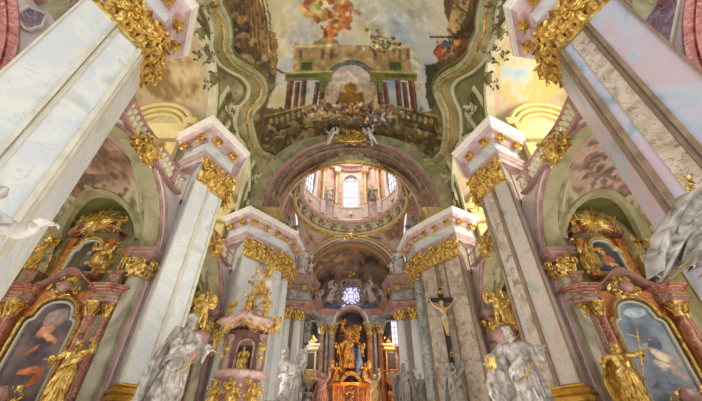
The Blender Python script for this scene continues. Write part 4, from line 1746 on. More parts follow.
# ------------------------------------------------------------------ chapel arches with jambs
BN = ('nearest', 'near', 'far')
for i, (c, z0, a_, b_) in enumerate(ARC):
    t = thing('chapel_arch', ('red veined marble arch at the left edge beside the nearest pier', 'rose marble arch around the near left side chapel', 'rose marble arch around the far left side chapel')[i], 'arch', (-10, c, FLOOR))

    def sw(prof, mname, nm, za=None):
        q = MB()
        pts, nr = [], []
        ang = [0] + [pi * k / 60 for k in range(61)] + [pi]
        for j, an in enumerate(ang):
            z = z0 + b_ * sin(an)
            if j in (0, len(ang) - 1):
                z = FLOOR
            pts.append(Vector((-WX, c + a_ * cos(an), z)))
            nr.append((Vector((0, cos(an), sin(an))).normalized(), Vector((1, 0, 0))))
        q.sweep(pts, nr, prof)
        q.build(nm, mname, t)
    if i == 0:
        sw([(.3, -.1), (.3, .2), (.1, .35), (-.02, .2), (-.02, -.1)], 'red_marble', 'outer_roll')
        sw([(-.0, -.1), (-.0, .12), (-.14, .25), (-.26, .1), (-.26, -.1)], 'red_marble', 'inner_roll')
        sw([(-.26, -.6), (-.26, .02), (-.42, .1), (-.5, -.1), (-.5, -.6)], 'red_marble', 'reveal_roll')
    else:
        sw([(.5, -.1), (.5, .08), (.44, .15), (.36, .08), (.36, -.1)], 'rose_marble', 'outer_fillet')
        sw([(.36, -.1), (.36, .05), (.27, .05), (.25, .1), (.22, .1), (.2, .05), (.05, .05), (.05, -.1)], 'white_plaster', 'white_band')
        sw([(.07, -.1), (.07, .1), (0, .18), (-.08, .1), (-.1, -.1)], 'rose_marble', 'inner_fillet')
        sw([(.0, -.75), (-.05, .02), (-.16, .0), (-.16, -.75)], 'green_stucco', 'reveal')
        for sg in (-1, 1):
            y = c + sg * (a_ - .25)
            q = MB()
            po = [(-10.55, y - .2), (-9.9, y - .2), (-9.9, y + .3), (-10.55, y + .3)]
            q.mold(po, [(0, 6.98), (.08, 7.0), (.08, 7.1), (.14, 7.12), (.14, 7.24), (.28, 7.36), (.30, 7.44), (.38, 7.46), (.38, 7.62), (.0, 7.64)])
            q.build('impost', 'rose_marble', t)
            MB().mold(po, [(-.05, FLOOR), (-.05, 6.3)]).build('jamb_pilaster', 'olive_stone', t)
            q = MB()
            capital(q, [(-10.55, y - .2), (-9.9, y - .2), (-9.9, y + .3), (-10.55, y + .3)], (0, 1, 2), 6.2, .8, 50 + i, .3)
            q.build('jamb_capital', 'gold', t)
    mirror(t, t['label'].replace('left', 'right'))
    # gilded cartouche over the arch crown
    if i:
        g = thing('gilded_cartouche', 'gilded cartouche on the crown of the %s left chapel arch' % BN[i], 'cartouche', (-9.6, c, z0 + b_ - .4))
        q = MB()
        rocaille(q, (-9.62, c, 10.9), (.35, .93, 0), (0, 0, 1), 1.5, 1.5, 60, 50, .65)
        sc_ = q.build('scrollwork', 'gold', g)
        q = MB().ball((-9.4, c, 10.9), (.28, .38, .48), 14, 10)
        q.build('shield', 'gold', sc_, True)
        mirror(g, 'gilded cartouche on the crown of the %s right chapel arch' % BN[i])

# ------------------------------------------------------------------ gallery balustrades
for i, c in enumerate((1.85, 11.2, 20.7)):
    if i == 0:
        ya, yb = -1.0, 4.6
    else:
        ya, yb = c - 3.6, c + 3.3
    N = 24
    pts = []
    for k in range(N + 1):
        y = ya + (yb - ya) * k / N
        s_ = (y - c) / 3.6
        pts.append(Vector((-9.92 + .28 * s_ * s_ + .06 * sin(2 * pi * s_), y, 0)))
    nr = []
    for k, p in enumerate(pts):
        e = (pts[min(k + 1, N)] - pts[max(k - 1, 0)]).normalized()
        nr.append((Vector((e.y, -e.x, 0)), Vector((0, 0, 1))))
    t = thing('gallery_balustrade', 'curving rose balustrade with white balusters, %s on the left' % ('nearest', 'between the first two piers', 'just before the crossing')[i], 'balustrade', (-9.8, c, 11.0))
    lift = lambda z: [p + Vector((0, 0, z)) for p in pts]
    MB().sweep(lift(0), nr, [(-.16, 11.12), (.16, 11.12), (.2, 11.2), (.16, 11.26), (-.12, 11.28)]).build('bottom_rail', 'rose_marble', t)
    MB().sweep(lift(0), nr, [(-.14, 12.1), (.12, 12.1), (.18, 12.17), (.18, 12.25), (.1, 12.3), (-.14, 12.3)]).build('top_rail', 'rose_marble', t)
    nb = 20
    for k in range(nb):
        f = (k + .5) / nb * N
        j = int(f)
        p = pts[j].lerp(pts[min(j + 1, N)], f - j)
        if k % 7 == 3:
            q = MB().box((p.x, p.y, 11.72), (.34, .3, .78), atan2(nr[j][0].y, nr[j][0].x))
            q.build('baluster_pier', 'rose_marble', t)
        else:
            q = MB().lathe([(.13, 0), (.13, .1), (.07, .13), (.15, .26), (.17, .36), (.08, .6), (.06, .66), (.13, .72), (.13, .86)], (p.x, p.y, 11.25), 10)
            q.build('baluster', 'cream_stucco', t, True)
    mirror(t, t['label'].replace('left', 'right'))

# ------------------------------------------------------------------ gallery door frames with segmental pediments
for i, yw in enumerate((14.98, 24.7)):
    xc, y = -13.0, yw - .15
    t = thing('gallery_portal', 'yellow pedimented doorway at the end of the %s left gallery bay' % ('near', 'far')[i], 'doorway', (xc, yw, 11.1))
    MB().box((xc, y - .02, 13.1), (2.2, .16, 4.0)).build('door_opening', 'opening_shade', t)
    for sg in (-1, 1):
        MB().box((xc + sg * 1.5, y - .12, 13.2), (.7, .4, 4.3)).build('jamb', 'yellow_stucco', t)
        q = MB()
        rocaille(q, (xc + sg * 1.5, y - .35, 15.5), (-1, 0, 0), (0, 0, 1), .8, .6, 71, 14, .9)
        q.build('gilt_capital', 'flesh_gold', t)
        MB().box((xc + sg * 1.15, y - .1, 13.1), (.14, .3, 4.0)).build('inner_jamb', 'cream_stucco', t)
    MB().mold([(xc - 1.9, y + .1), (xc - 1.9, y - .35), (xc + 1.9, y - .35), (xc + 1.9, y + .1)], [(0, 15.7), (.1, 15.8), (.1, 16.1), (.2, 16.2), (.42, 16.35), (.46, 16.6), (0, 16.62)]).build('lintel_cornice', 'yellow_stucco', t)
    for R, off, zz in ((2.3, .55, .3), (1.95, .42, .28), (1.6, .3, .3)):
        q = MB()
        P = []
        for k in range(41):
            a = .16 + (pi - .32) * k / 40
            cx, cz = xc + R * cos(a), 16.55 + R * 1.15 * sin(a) - .35
            d = Vector((cos(a), 0, sin(a)))
            P.append([Vector((cx, y + .1, cz)) + d * 0, Vector((cx, y - off, cz)), Vector((cx, y - off - .08, cz)) + d * .16, Vector((cx, y - off, cz)) + d * zz, Vector((cx, y + .1, cz)) + d * zz])
        q.grid(P, closed_v=True)
        q.build('pediment_moulding', 'yellow_stucco', t)
    for sg in (-1, 1):
        MB().box((xc + sg * 2.35, y - .3, 17.0), (.75, .9, .6)).build('pediment_end', 'yellow_stucco', t)
    MB().box((xc, y - .0, 17.4), (3.0, .1, 1.5)).build('tympanum', 'cream_stucco', t)
    q = MB()
    rocaille(q, (xc, y - .1, 17.1), (-1, 0, 0), (0, 0, 1), 1.8, .9, 73, 14, .7)
    q.build('tympanum_relief', 'stone_grey', t)
    mirror(t, t['label'].replace('left', 'right'))
    g = thing('stucco_cartouche', 'pale stucco cartouche above the yellow doorway of the %s left gallery bay' % ('near', 'far')[i], 'cartouche', (xc, yw - .4, 19.3))
    q = MB()
    rocaille(q, (xc, yw - .7, 20.0), (-1, 0, 0), (0, -.4, .9), 1.6, .8, 74, 16, .8)
    q.build('scrollwork', 'cream_stucco', g)
    mirror(g, g['label'].replace('left', 'right'))

# ------------------------------------------------------------------ vault ribs and stucco ornament
for k, y0 in enumerate((6.6, 16.1, 24.3)):
    t = thing('vault_pilaster', 'cream and green moulded strip on the vault above the %s left pier' % ORD[k], 'pilaster', (-9.9, y0, 16))
    for dy, m, w in ((-.8, 'cream_stucco', .2), (.8, 'cream_stucco', .2), (-.4, 'moss_stucco', .16), (.4, 'moss_stucco', .16)):
        if y0 + dy > 25.1:
            continue
        pts = [Vector((-vault_x(z), y0 + dy * (1 + .5 * (z - 16) / 6), z)) for z in np.linspace(16.1, 21.8, 14)]
        nr = []
        for j, p in enumerate(pts):
            e = (pts[min(j + 1, 13)] - pts[max(j - 1, 0)]).normalized()
            n = Vector((.8, 0, -.6))
            n = (n - n.project(e)).normalized()
            nr.append((e.cross(n), n))
        q = MB().sweep(pts, nr, [(-w, -.1), (-w, .05), (-w * .6, .1), (w * .6, .1), (w, .05), (w, -.1)])
        q.build('moulding', m, t)
    q = MB()
    x = -vault_x(20.6)
    rocaille(q, (x + .25, y0, 20.6), (0, 1, 0), (.35, 0, .93), 1.1, 1.2, 81, 20, .8)
    q.build('console_ornament', 'cream_stucco', t)
    q = MB()
    x = -vault_x(18.4)
    rocaille(q, (x + .2, y0, 18.4), (0, 1, 0), (.2, 0, .97), .9, 1.6, 82, 18, .8)
    q.build('hanging_ornament', 'dark_ornament', t)
    mirror(t, t['label'].replace('left', 'right'))
spots = [(200, 30), (206, 54), (203, 12), (213, 78), (240, 150), (228, 100)]
for k, (u, v) in enumerate(spots):
    p = vault_hit(u, v)
    n = Vector((.7, 0, -.7))
    r_ = Vector((0, 1, 0))
    up = n.cross(r_)
    t = thing('stucco_ornament', ('grey scrolled stucco ornament beside the left edge of the ceiling painting, near the open book',
              'grey scrolled stucco ornament on the left vault above the first yellow doorway arch', 'grey scrolled stucco ornament on the left vault nearest the top of the picture',
              'grey scrolled stucco ornament on the left vault beside the second pier strip', 'grey scrolled stucco ornament on the left vault next to the brown crossing arch',
              'grey scrolled stucco ornament on the left vault over the second pier')[k], 'ornament', tuple(p))
    q = MB()
    rocaille(q, p + n * .1, r_, up, 1.1, 1.9, 90 + k, 22, .7)
    q.build('scrollwork', 'dark_ornament', t)
    if k in (0, 3):
        q = MB()
        q.ball(p + n * .12, (.2, .5, .4), 10, 8)
        q.build('boss', 'moss_stucco', t, True)
    mirror(t, t['label'].replace('left', 'right'))

# big cartouche at the crown of the crossing arch
g = thing('crown_cartouche', 'large gilded cartouche with white angels on the crown of the crossing arch', 'cartouche', (0, 24.6, 26.6))
q = MB()
rocaille(q, (0, 24.4, 26.4), (1, 0, 0), (0, 0, 1), 5.0, 2.1, 100, 80, .6)
q.build('scrollwork', 'gold', g)
MB().ball((0, 24.35, 26.3), (1.0, .3, .75), 16, 10).build('shield', 'gold', g, True)
q = MB()
q.tube([(-1.6, 24.3, 26.2), (-.9, 24.2, 25.8), (0, 24.1, 25.6), (.9, 24.2, 25.8), (1.6, 24.3, 26.2)], .16, 7)
q.build('garland', 'gold', g, True)
for sg, nm in ((-1, 'left'), (1, 'right')):
    statue('putto_statue', 'white cherub at the %s end of the gilded crown cartouche' % nm, 'statue', 'putto', (sg * 2.5, 24.1, 25.0), 2.1, 'stone_white', rz=sg * .5, tilt=(.2, -sg * .5), wings=.4)
g = thing('chancel_cartouche', 'gilded cartouche at the crown of the chancel arch', 'cartouche', (0, 41, 23.2))
q = MB()
rocaille(q, (0, 40.9, 23.75), (1, 0, 0), (0, 0, 1), 2.8, 1.3, 103, 34, .7)
q.build('scrollwork', 'gold', g)
MB().ball((0, 40.7, 23.75), (.5, .22, .45), 12, 8).build('shield', 'gold', g, True)

# drum statues
for k, a in enumerate((pi / 2 + pi / 6, pi / 2 - pi / 6)):
    x, y = 6.4 * cos(a), DY + 6.4 * sin(a)
    statue('drum_statue', 'grey white saint standing %s of the middle dome window' % ('left', 'right')[k], 'statue', 'saint', (x, y, 28.9), 2.7, 'stone_grey' if k else 'stone_white', rz=(-.2, .2)[k])
for k, sg in enumerate((-1, 1)):
    for j, a in enumerate((pi / 2 + sg * pi / 2 * .98,)):
        x, y = 6.3 * cos(a), DY + 6.3 * sin(a)
        statue('drum_statue', 'pale saint standing at the %s end of the visible drum band' % ('right', 'left')[k], 'statue', 'angel', (x, y, 28.9), 2.9, 'stone_white', rz=-sg * .8)

# ------------------------------------------------------------------ paintings and altars
def outline(xc, w, z0, z1, n=10):
    P = [(xc - w, z0), (xc + w, z0), (xc + w, z1 - .95 * w)]
    P += [(xc + w * (.86 + .14 * cos(pi / 2 * k / 4)), z1 - .95 * w + w * .18 * sin(pi / 2 * k / 4)) for k in range(1, 5)]
    P += [(xc + w * .74, z1 - .72 * w), (xc + w * .70, z1 - .5 * w)]
    P += [(xc + w * .66 * cos(pi / 2 * k / n), z1 - .42 * w + .42 * w * sin(pi / 2 * k / n)) for k in range(0, n + 1)]
    L = [(2 * xc - x, z) for x, z in reversed(P[2:-1])]
    return P + L


def poly_sweep(mb, pts2, y, prof):
    """moulding round a closed outline in the x-z plane; prof (outward, towards -Y)"""
    n = len(pts2)
    a2 = sum(pts2[i][0] * pts2[(i + 1) % n][1] - pts2[(i + 1) % n][0] * pts2[i][1] for i in range(n))
    P = [miter(pts2, d if a2 > 0 else -d) for d, b in prof]
    G = [[(P[j][i][0], y - prof[j][1], P[j][i][1]) for j in range(len(prof))] for i in range(n)]
    mb.grid(G, closed_u=True, closed_v=True)


def canvas(xc, w, z0, z1, y, stops, seed, blobs):
    m = MB()
    pl = outline(xc, w + .02, z0, z1)
    NXc, NZc = 44, 84
    xs = np.linspace(xc - w, xc + w, NXc + 1)
    zs = np.linspace(z0, z1, NZc + 1)
    gx, gz = np.meshgrid(xs, zs, indexing='ij')
    n = fbm((gx - xc) * 1.3 + seed, gz * 1.3, seed, 5)
    n2 = fbm((gx - xc) * 3.5 + seed, gz * 3.5, seed + 9, 4)
    c = ramp(n, stops)
    for bx, bz, rx, rz_, col, rot in blobs:
        X, Z = gx - xc - bx * w + (n2 - .5) * .5 * w, gz - z0 - bz * (z1 - z0) + (n - .5) * .4 * w
        a, b = X * cos(rot) + Z * sin(rot), -X * sin(rot) + Z * cos(rot)
        k = np.clip(1.35 - ((a / (rx * w)) ** 2 + (b / (rz_ * w)) ** 2), 0, 1)[..., None]
        k = np.minimum(k * 2, 1)
        c = c * (1 - k) + np.clip(np.array(col) * (.65 + .7 * n2[..., None]), 0, 255) * k
    idx = {}
    V, C = [], []
    for i in range(NXc):
        for j in range(NZc):
            cx, cz = (xs[i] + xs[i + 1]) / 2, (zs[j] + zs[j + 1]) / 2
            if inpoly(np.array([cx]), np.array([cz]), pl)[0]:
                f = []
                for (p, q) in ((i, j), (i + 1, j), (i + 1, j + 1), (i, j + 1)):
                    if (p, q) not in idx:
                        idx[(p, q)] = len(V)
                        V.append((gx[p, q], y, gz[p, q]))
                        C.append(c[p, q])
                    f.append(idx[(p, q)])
                m.f.append(tuple(f))
    m.v = [tuple(map(float, p)) for p in V]
    m.c = lin(np.array(C))
    return m


ST1 = ([(.3, (62, 54, 60)), (.5, (98, 84, 88)), (.7, (128, 112, 108))],
       [(.1, .82, .5, .35, (150, 128, 124), .4), (-.1, .66, .35, .2, (206, 140, 100), .5), (.25, .60, .3, .12, (216, 156, 116), -.3), (-.3, .48, .3, .1, (190, 120, 86), .3), (.15, .28, .45, .12, (206, 120, 70), .2), (.45, .2, .3, .14, (196, 104, 56), .9), (-.3, .12, .4, .1, (92, 70, 70), 0)])
ST2 = ([(.3, (96, 108, 124)), (.5, (128, 142, 158)), (.7, (156, 162, 170))],
       [(.1, .88, .5, .2, (164, 178, 190), .1), (-.35, .5, .3, .12, (196, 196, 196), .2), (.15, .52, .3, .2, (84, 92, 112), .5), (.3, .42, .5, .16, (212, 188, 170), -.5), (.1, .34, .4, .1, (222, 200, 180), -.2), (.5, .26, .35, .1, (206, 182, 164), -.4), (-.2, .14, .6, .12, (104, 116, 134), 0), (.5, .1, .3, .1, (190, 176, 168), -.3)])
UP1 = ([(.3, (52, 52, 46)), (.5, (78, 78, 66)), (.7, (98, 92, 76))], [(.1, .62, .18, .2, (196, 150, 110), 0), (.05, .4, .4, .4, (100, 104, 84), .3), (.4, .3, .3, .12, (206, 160, 110), -.4)])
UP2 = ([(.3, (46, 52, 60)), (.5, (70, 78, 84)), (.7, (96, 98, 98))], [(.05, .64, .2, .22, (206, 150, 96), 0), (.1, .4, .45, .34, (176, 116, 70), .2), (.4, .25, .3, .12, (210, 166, 120), -.4)])


def altar(xc, yw, lab, st, up, sidem='warmlit_orange_marble'):
    y = yw
    t = thing('side_altar', lab, 'altar', (xc, yw, FLOOR))
    MB().mold([(xc - 2.7, y), (xc - 2.7, y - .8), (xc + 2.7, y - .8), (xc + 2.7, y)], [(.2, FLOOR), (.2, -1.2), (0, -1.0), (0, .5), (.15, .65), (.15, .85), (0, .9)]).build('base', sidem, t)
    MB().box((xc, y - .12, 3.2), (4.0, .24, 4.8)).build('back_panel', sidem, t)
    poly_sw = MB()
    ol = outline(xc, 1.02, 1.2, 5.0)
    poly_sweep(poly_sw, ol, y - .24, [(.0, 0), (.0, .14), (.05, .18), (.1, .12), (.1, 0)])
    poly_sw.build('inner_frame', 'trim_marble', t)
    q = MB()
    poly_sweep(q, ol, y - .24, [(.1, 0), (.1, .12), (.2, .12), (.2, 0)])
    q.build('dark_frame', 'dark_frame', t)
    q = MB()
    poly_sweep(q, ol, y - .24, [(.2, 0), (.2, .2), (.27, .26), (.34, .16), (.34, 0)])
    q.build('gilt_frame', 'gold', t)
    mp_ = canvas(xc, 1.03, 1.2, 5.0, y - .27, st[0], 130, st[1]).build('main_painting', 'fresco', t, True)
    for ch_ in kids(t):
        if ch_.name.split('.')[0] in ('inner_frame', 'dark_frame', 'gilt_frame'):
            ch_.parent = mp_
    # columns, caps and broken entablature
    for sg in (-1, 1):
        for x, dy, r in ((1.72, .55, .19), (2.25, .25, .17)):
            cx, cy = xc + sg * x, y - dy
            MB().lathe([(r * 1.5, .85), (r * 1.5, 1.0), (r * 1.1, 1.1), (r, 1.15), (r * .88, 4.35)], (cx, cy, 0), 14).build('column', 'altar_red', t, True)
            q = MB()
            round_cap(q, (cx, cy), r * .9, 4.35, .6, 7, 6)
            q.build('column_capital', 'gold', t)
        MB().box((xc + sg * 1.98, y - .12, 2.7), (.3, .3, 3.6)).build('side_pilaster', 'beige_marble', t)
        po = [(xc + sg * 1.98 - .62, y), (xc + sg * 1.98 - .62, y - .5), (xc + sg * 1.98 - .3, y - .78), (xc + sg * 1.98 + .3, y - .78), (xc + sg * 1.98 + .62, y - .5), (xc + sg * 1.98 + .62, y)]
        MB().mold(po, [(-.1, 4.93), (0, 4.95), (0, 5.1), (.06, 5.12), (.06, 5.2), (-.04, 5.22), (-.04, 5.42)]).build('entablature', 'brown_marble', t)
        MB().mold(po, [(-.04, 5.4), (.04, 5.44), (.06, 5.5), (.18, 5.54), (.2, 5.6), (.28, 5.62), (.3, 5.68), (-.1, 5.7)]).build('entablature_cornice', 'altar_red', t)
        q = MB()
        rocaille(q, (xc + sg * 1.98, y - .8, 5.3), (-1, 0, 0), (0, 0, 1), .9, .25, 140, 8, .9)
        q.build('frieze_ornament', 'gold', t)
        MB().mold([(xc + sg * 2.0 - .3, y), (xc + sg * 2.0 - .3, y - .55), (xc + sg * 2.0 + .3, y - .55), (xc + sg * 2.0 + .3, y)], [(0, 5.7), (0, 5.9), (-.05, 5.95), (-.05, 6.3), (.06, 6.35), (.06, 6.45), (-.1, 6.46)]).build('pedestal', 'brown_marble', t)
        # rising curved cornice from the block to the middle
        pts = [Vector((xc + sg * (1.4 - 1.4 * k / 12), y - .45, 5.6 + .75 * sin(pi / 2 * k / 12) ** 1.5)) for k in range(13)]
        nr = [(Vector((-sg * sin(.6 * cos(pi / 2 * k / 12)), 0, cos(.6 * cos(pi / 2 * k / 12)))), Vector((0, -1, 0))) for k in range(13)]
        MB().sweep(pts, nr, [(0, -.4), (0, .1), (.08, .2), (.16, .3), (.22, .3), (.22, -.4)]).build('curved_cornice', 'rose_marble', t)
        q = MB()
        leaf(q, (xc + sg * 1.35, y - .5, 6.35), (sg * -.2, 0, 1), (sg, -.3, 0), 1.0, .5, .8)
        rocaille(q, (xc + sg * 1.2, y - .4, 7.4), (-1, 0, 0), (0, 0, 1), .5, 2.0, 141, 16, 1.1)
        q.build('scroll_buttress', 'gold', t)
        MB().box((xc + sg * .98, y - .25, 7.3), (.26, .35, 2.0)).build('upper_pilaster', sidem, t)
    q = MB()
    rocaille(q, (xc, y - .6, 5.65), (-1, 0, 0), (0, 0, 1), 1.5, .95, 142, 34, .7)
    q.build('cartouche', 'gold', t)
    MB().ball((xc, y - .62, 5.68), (.34, .14, .28), 12, 8).build('cartouche_shield', 'rose_marble', t, True)
    MB().box((xc, y - .1, 7.3), (1.9, .3, 2.2)).build('upper_panel', sidem, t)
    ol = outline(xc, .68, 6.5, 8.15)
    q = MB()
    poly_sweep(q, ol, y - .25, [(.0, 0), (.0, .16), (.05, .2), (.09, .12), (.09, 0)])
    q.build('upper_inner_frame', 'trim_marble', t)
    q = MB()
    poly_sweep(q, ol, y - .25, [(.09, 0), (.09, .1), (.13, .18), (.2, .2), (.24, .1), (.24, 0)])
    q.build('upper_gilt_frame', 'gold', t)
    canvas(xc, .69, 6.5, 8.15, y - .28, up[0], 150, up[1]).build('upper_painting', 'fresco', t, True)
    # top cornice
    pts = [Vector((xc + 1.25 * cos(pi * k / 20), y - .35, 8.35 + .5 * sin(pi * k / 20))) for k in range(21)]
    nr = [(Vector((.4 * cos(pi * k / 20), 0, 1)).normalized(), Vector((0, -1, 0))) for k in range(21)]
    MB().sweep(pts, nr, [(0, -.3), (0, .1), (.1, .25), (.22, .3), (.28, .2), (.28, -.3)]).build('top_cornice', 'altar_red', t)
    # rays
    q = MB()
    rnd = random.Random(9)
    c = Vector((xc, y - .65, 9.15))
    for k in range(30):
        a = 2 * pi * k / 30
        L = rnd.uniform(.6, 1.1)
        d = Vector((cos(a), 0, sin(a)))
        q.tube([c + d * .15, c + d * L], [.1, .015], 4)
    q.build('rays', 'gold', t)
    q = MB()
    rocaille(q, c + Vector((0, -.05, 0)), (-1, 0, 0), (0, 0, 1), .75, .6, 144, 18, .7)
    q.ball(c, (.24, .16, .22), 10, 8)
    q.build('ray_cloud', 'gold', t)
    return t


for side, xc in ((-1, -13.1), (1, 12.6)):
    nm = 'left' if side < 0 else 'right'
    desc = 'warm brown painting' if side < 0 else 'blue grey painting'
    al = altar(xc, 14.9, 'marble side altar with a %s in the near %s chapel' % (desc, nm), ST1 if side < 0 else ST2, UP1 if side < 0 else UP2, 'warmlit_orange_marble')
    shift(al, (0, 9.5, 0), 'marble side altar half hidden in the far %s chapel' % nm)
    ins = -side          # direction of the nave
    for j, (dx, yy, z, h, key, rz, lab) in enumerate((
            (1.30 * ins, 13.95, 6.45, 1.55, 'seated', .3 * ins, 'gilded seated figure beside the upper painting on the nave side of the near %s altar' % nm),
            (-1.75 * ins, 13.95, 6.3, 1.7, 'angel', -.3 * ins, 'gilded figure on the outer end of the near %s altar cornice' % nm),
            (2.15 * ins, 14.3, 6.45, 1.1, 'putto', .2 * ins, 'small gilded cherub at the nave end of the near %s altar cornice' % nm))):
        statue('gilded_statue', lab, 'statue', key, (xc + dx, yy, z), h, 'gold', rz=rz, wings=.45 if key != 'seated' else None)
    for sg in (-1, 1):
        statue('gilded_cherub', 'gilded cherub on the %s slope of the near %s altar top' % ('left' if sg < 0 else 'right', nm), 'statue', 'putto', (xc + sg * 1.05, 14.3, 8.55), .95, 'gold', rz=.4 * sg, wings=.45)
    pr = [tube_part('cross', [(.1, -.2, .25), (.42, -.25, 1.25)], .02, 'gold'), tube_part('cross_beam', [(.18, -.25, 1.08), (.52, -.22, .98)], .02, 'gold')] if side > 0 else \
         [tube_part('spear', [(-.1, -.2, .2), (.52, -.2, 1.12)], .012, 'gold')]
    statue('gilded_saint', 'gilded saint with a %s standing on the nave side of the near %s altar' % ('cross' if side > 0 else 'long spear', nm), 'statue', 'reaching' if side > 0 else 'angel',
           (xc + 2.35 * ins, 13.7, .95 if side < 0 else .85), 2.25, 'gold', rz=.2 * ins, parts=pr)
    g = thing('altar_cartouche', 'rose and gilt cartouche at the foot of the near %s altar painting' % nm, 'cartouche', (xc, 14.3, .9))
    q = MB()
    rocaille(q, (xc, 14.0, 1.35), (-1, 0, 0), (0, 0, 1), 1.5, .9, 160, 26, .7)
    q.build('scrollwork', 'gold', g)
    MB().ball((xc, 14.0, 1.3), (.4, .16, .36), 12, 8).build('shield', 'rose_marble', g, True)

# pieces of the far side altars are seen past the second piers
for sg, nm in ((-1, 'left'), (1, 'right')):
    statue('gilded_statue', 'gilded figure high in the far %s chapel behind the second pier' % nm, 'statue', 'angel', (sg * 10.9, 23.2, 6.4), 2.2, 'gold', wings=.5)

# ------------------------------------------------------------------ nave statues
def plinth(name, label, x, y, z, w, m='rose_marble'):
    t = thing(name, label, 'pedestal', (x, y, FLOOR))
    po = [(x - w, y - w), (x + w, y - w), (x + w, y + w), (x - w, y + w)]
    MB().mold(po, [(.15, FLOOR), (.15, FLOOR + .3), (0, FLOOR + .4), (0, z - .35), (.12, z - .25), (.16, z - .12)]).build('block', m, t)
    MB().mold(po, [(.16, z - .12), (.1, z - .04), (-.1, z)]).build('gilt_top', 'gold', t)
    return t


figure('outstretched', hands=((.43, -.06, .74), (-.2, -.2, .6)), beard=True, hip=.02, seed=21, hair='long', swirl=.1, sleeves=False)
figure('grand', hands=((.25, -.2, .70), (-.37, -.16, .62)), beard=True, hip=.03, seed=23, hair='long', swirl=.2, head=(0, -.04))


figure('prelate', hands=((.25, -.2, .70), (-.30, -.18, .72)), beard=True, hip=.03, seed=27, hair='long', cloak=False, head=(0, -.04))


def drape_part(name, pts, rad, m, seed):
    def f(t, M):
        rnd = random.Random(seed)
        q = MB()
        for k in range(5):
            q.tube([M @ (Vector(p) + Vector((rnd.uniform(-.02, .02), rnd.uniform(-.03, .03), rnd.uniform(-.02, .02)))) for p in pts], [r * rnd.uniform(.5, 1) for r in rad], 8)
        q.build(name, m, t, True)
    return f


def cloth_part(name, path, w, m, seed):
    def f(t, M):
        q = MB()
        cloth(q, path, w, (-.5, 0, .8), 3, .034, .012, seed)
        cloth(q, [Vector(p) + Vector((.04, -.05, -.05)) for p in path[:-1]], [k * .6 for k in w], (-.2, 0, .9), 2, .04, .012, seed + 4)
        b = MB()
        b.merge(q, M)
        b.build(name, m, t, True)
    return f


statue('marble_saint', 'white marble saint on the nearest left pier stretching out one arm', 'statue', 'outstretched', (-7.35, 5.3, .3), 3.9, 'stone_white')
plinth('statue_pedestal', 'rose marble pedestal under the white saint with outstretched arm', -7.15, 5.35, .3, .7)
statue('marble_saint', 'white marble bishop with billowing gilt trimmed cloak on the nearest right pier', 'statue', 'prelate', (7.0, 5.4, .45), 3.5, 'stone_warm',
       parts=[cloth_part('billowing_drape', [(0, -.14, .92), (-.12, -.16, .86), (-.24, -.15, .76), (-.36, -.12, .66), (-.46, -.1, .56), (-.52, -.08, .50)], [.2, .24, .22, .2, .14, .05], 'stone_warm', 3),
              drape_part('gilt_trim', [(.05, -.19, .62), (-.08, -.2, .5), (-.2, -.19, .42)], [.012, .016, .01], 'gold', 4),
              cloth_part('shoulder_drape', [(.12, -.18, .9), (0, -.22, .8), (-.14, -.22, .66), (-.24, -.18, .5), (-.28, -.14, .34)], [.15, .2, .2, .18, .08], 'stone_warm', 5),
              drape_part('gilt_hem', [(-.05, -.24, .86), (-.2, -.24, .74), (-.34, -.18, .60), (-.5, -.12, .48)], [.012, .014, .012, .01], 'gold', 8),
              lambda t, M: (lambda q: (rocaille(q, M @ Vector((0, -.05, 1.06)), (1, 0, 0), (0, 0, 1), .42, .55, 8, 14, 1.0), q.build('mitre_ornament', 'gold', t)))(MB())])
plinth('statue_pedestal', 'rose marble pedestal under the white bishop with billowing cloak', 7.0, 5.4, .45, .7)
statue('marble_saint', 'white marble saint with gilt trim standing at the second left pier', 'statue', 'saint', (-6.95, 13.9, .75), 3.6, 'stone_warm', rz=1.0, tilt=(0, .09),
       parts=[drape_part('gilt_trim', [(.1, -.13, .5), (.02, -.15, .42), (-.08, -.14, .36)], [.012, .016, .01], 'gold', 4), tube_part('palm', [(.3, -.2, .7), (.36, -.2, 1.0)], .02, 'gold')])
plinth('statue_pedestal', 'rose marble pedestal under the saint at the second left pier', -6.95, 13.9, .75, .65)
statue('marble_bishop', 'grey white bishop statue with gilt book standing at the second right pier', 'statue', 'grand', (6.65, 13.9, .45), 3.3, 'stone_warm', rz=-.2, tilt=(0, -.08),
       parts=[drape_part('gilt_trim', [(.1, -.15, .55), (.0, -.17, .45), (-.1, -.16, .4)], [.012, .02, .01], 'gold', 6),
              lambda t, M: MB().box(M @ Vector((-.34, -.2, .60)), (.3, .2, .4), .4).build('book', 'gold', t)])
plinth('statue_pedestal', 'rose marble pedestal under the bishop at the second right pier', 6.65, 13.9, .45, .65)
for sg, nm in ((-1, 'left'), (1, 'right')):
    statue('gilded_statue', 'gilded angel above the marble figure at the second %s pier' % nm, 'statue', 'putto', (sg * 7.9, 17.6, 4.6 if sg < 0 else 4.9), 1.7, 'gold', rz=-.3 * sg, wings=.5)
    c = thing('gilt_bracket', 'dark rose bracket carrying the gilded angel behind the second %s pier' % nm, 'bracket', (sg * 7.9, 17.6, 4.0))
    MB().lathe([(.1, 3.2), (.3, 3.5), (.25, 3.8), (.5, 4.2), (.6, 4.45), (.1, 4.6 if sg < 0 else 4.9)], (sg * 7.9, 17.6, 0), 14).build('corbel', 'rose_marble', c, True)
    MB().box((sg * 8.4, 17.6, 4.0), (1.2, .3, .3)).build('arm', 'rose_marble', c)

# ------------------------------------------------------------------ pulpit
PX, PY = -6.85, 22.6
t = thing('pulpit', 'rose marble and gilt pulpit with figured canopy on the left crossing pier', 'pulpit', (PX, PY, FLOOR))


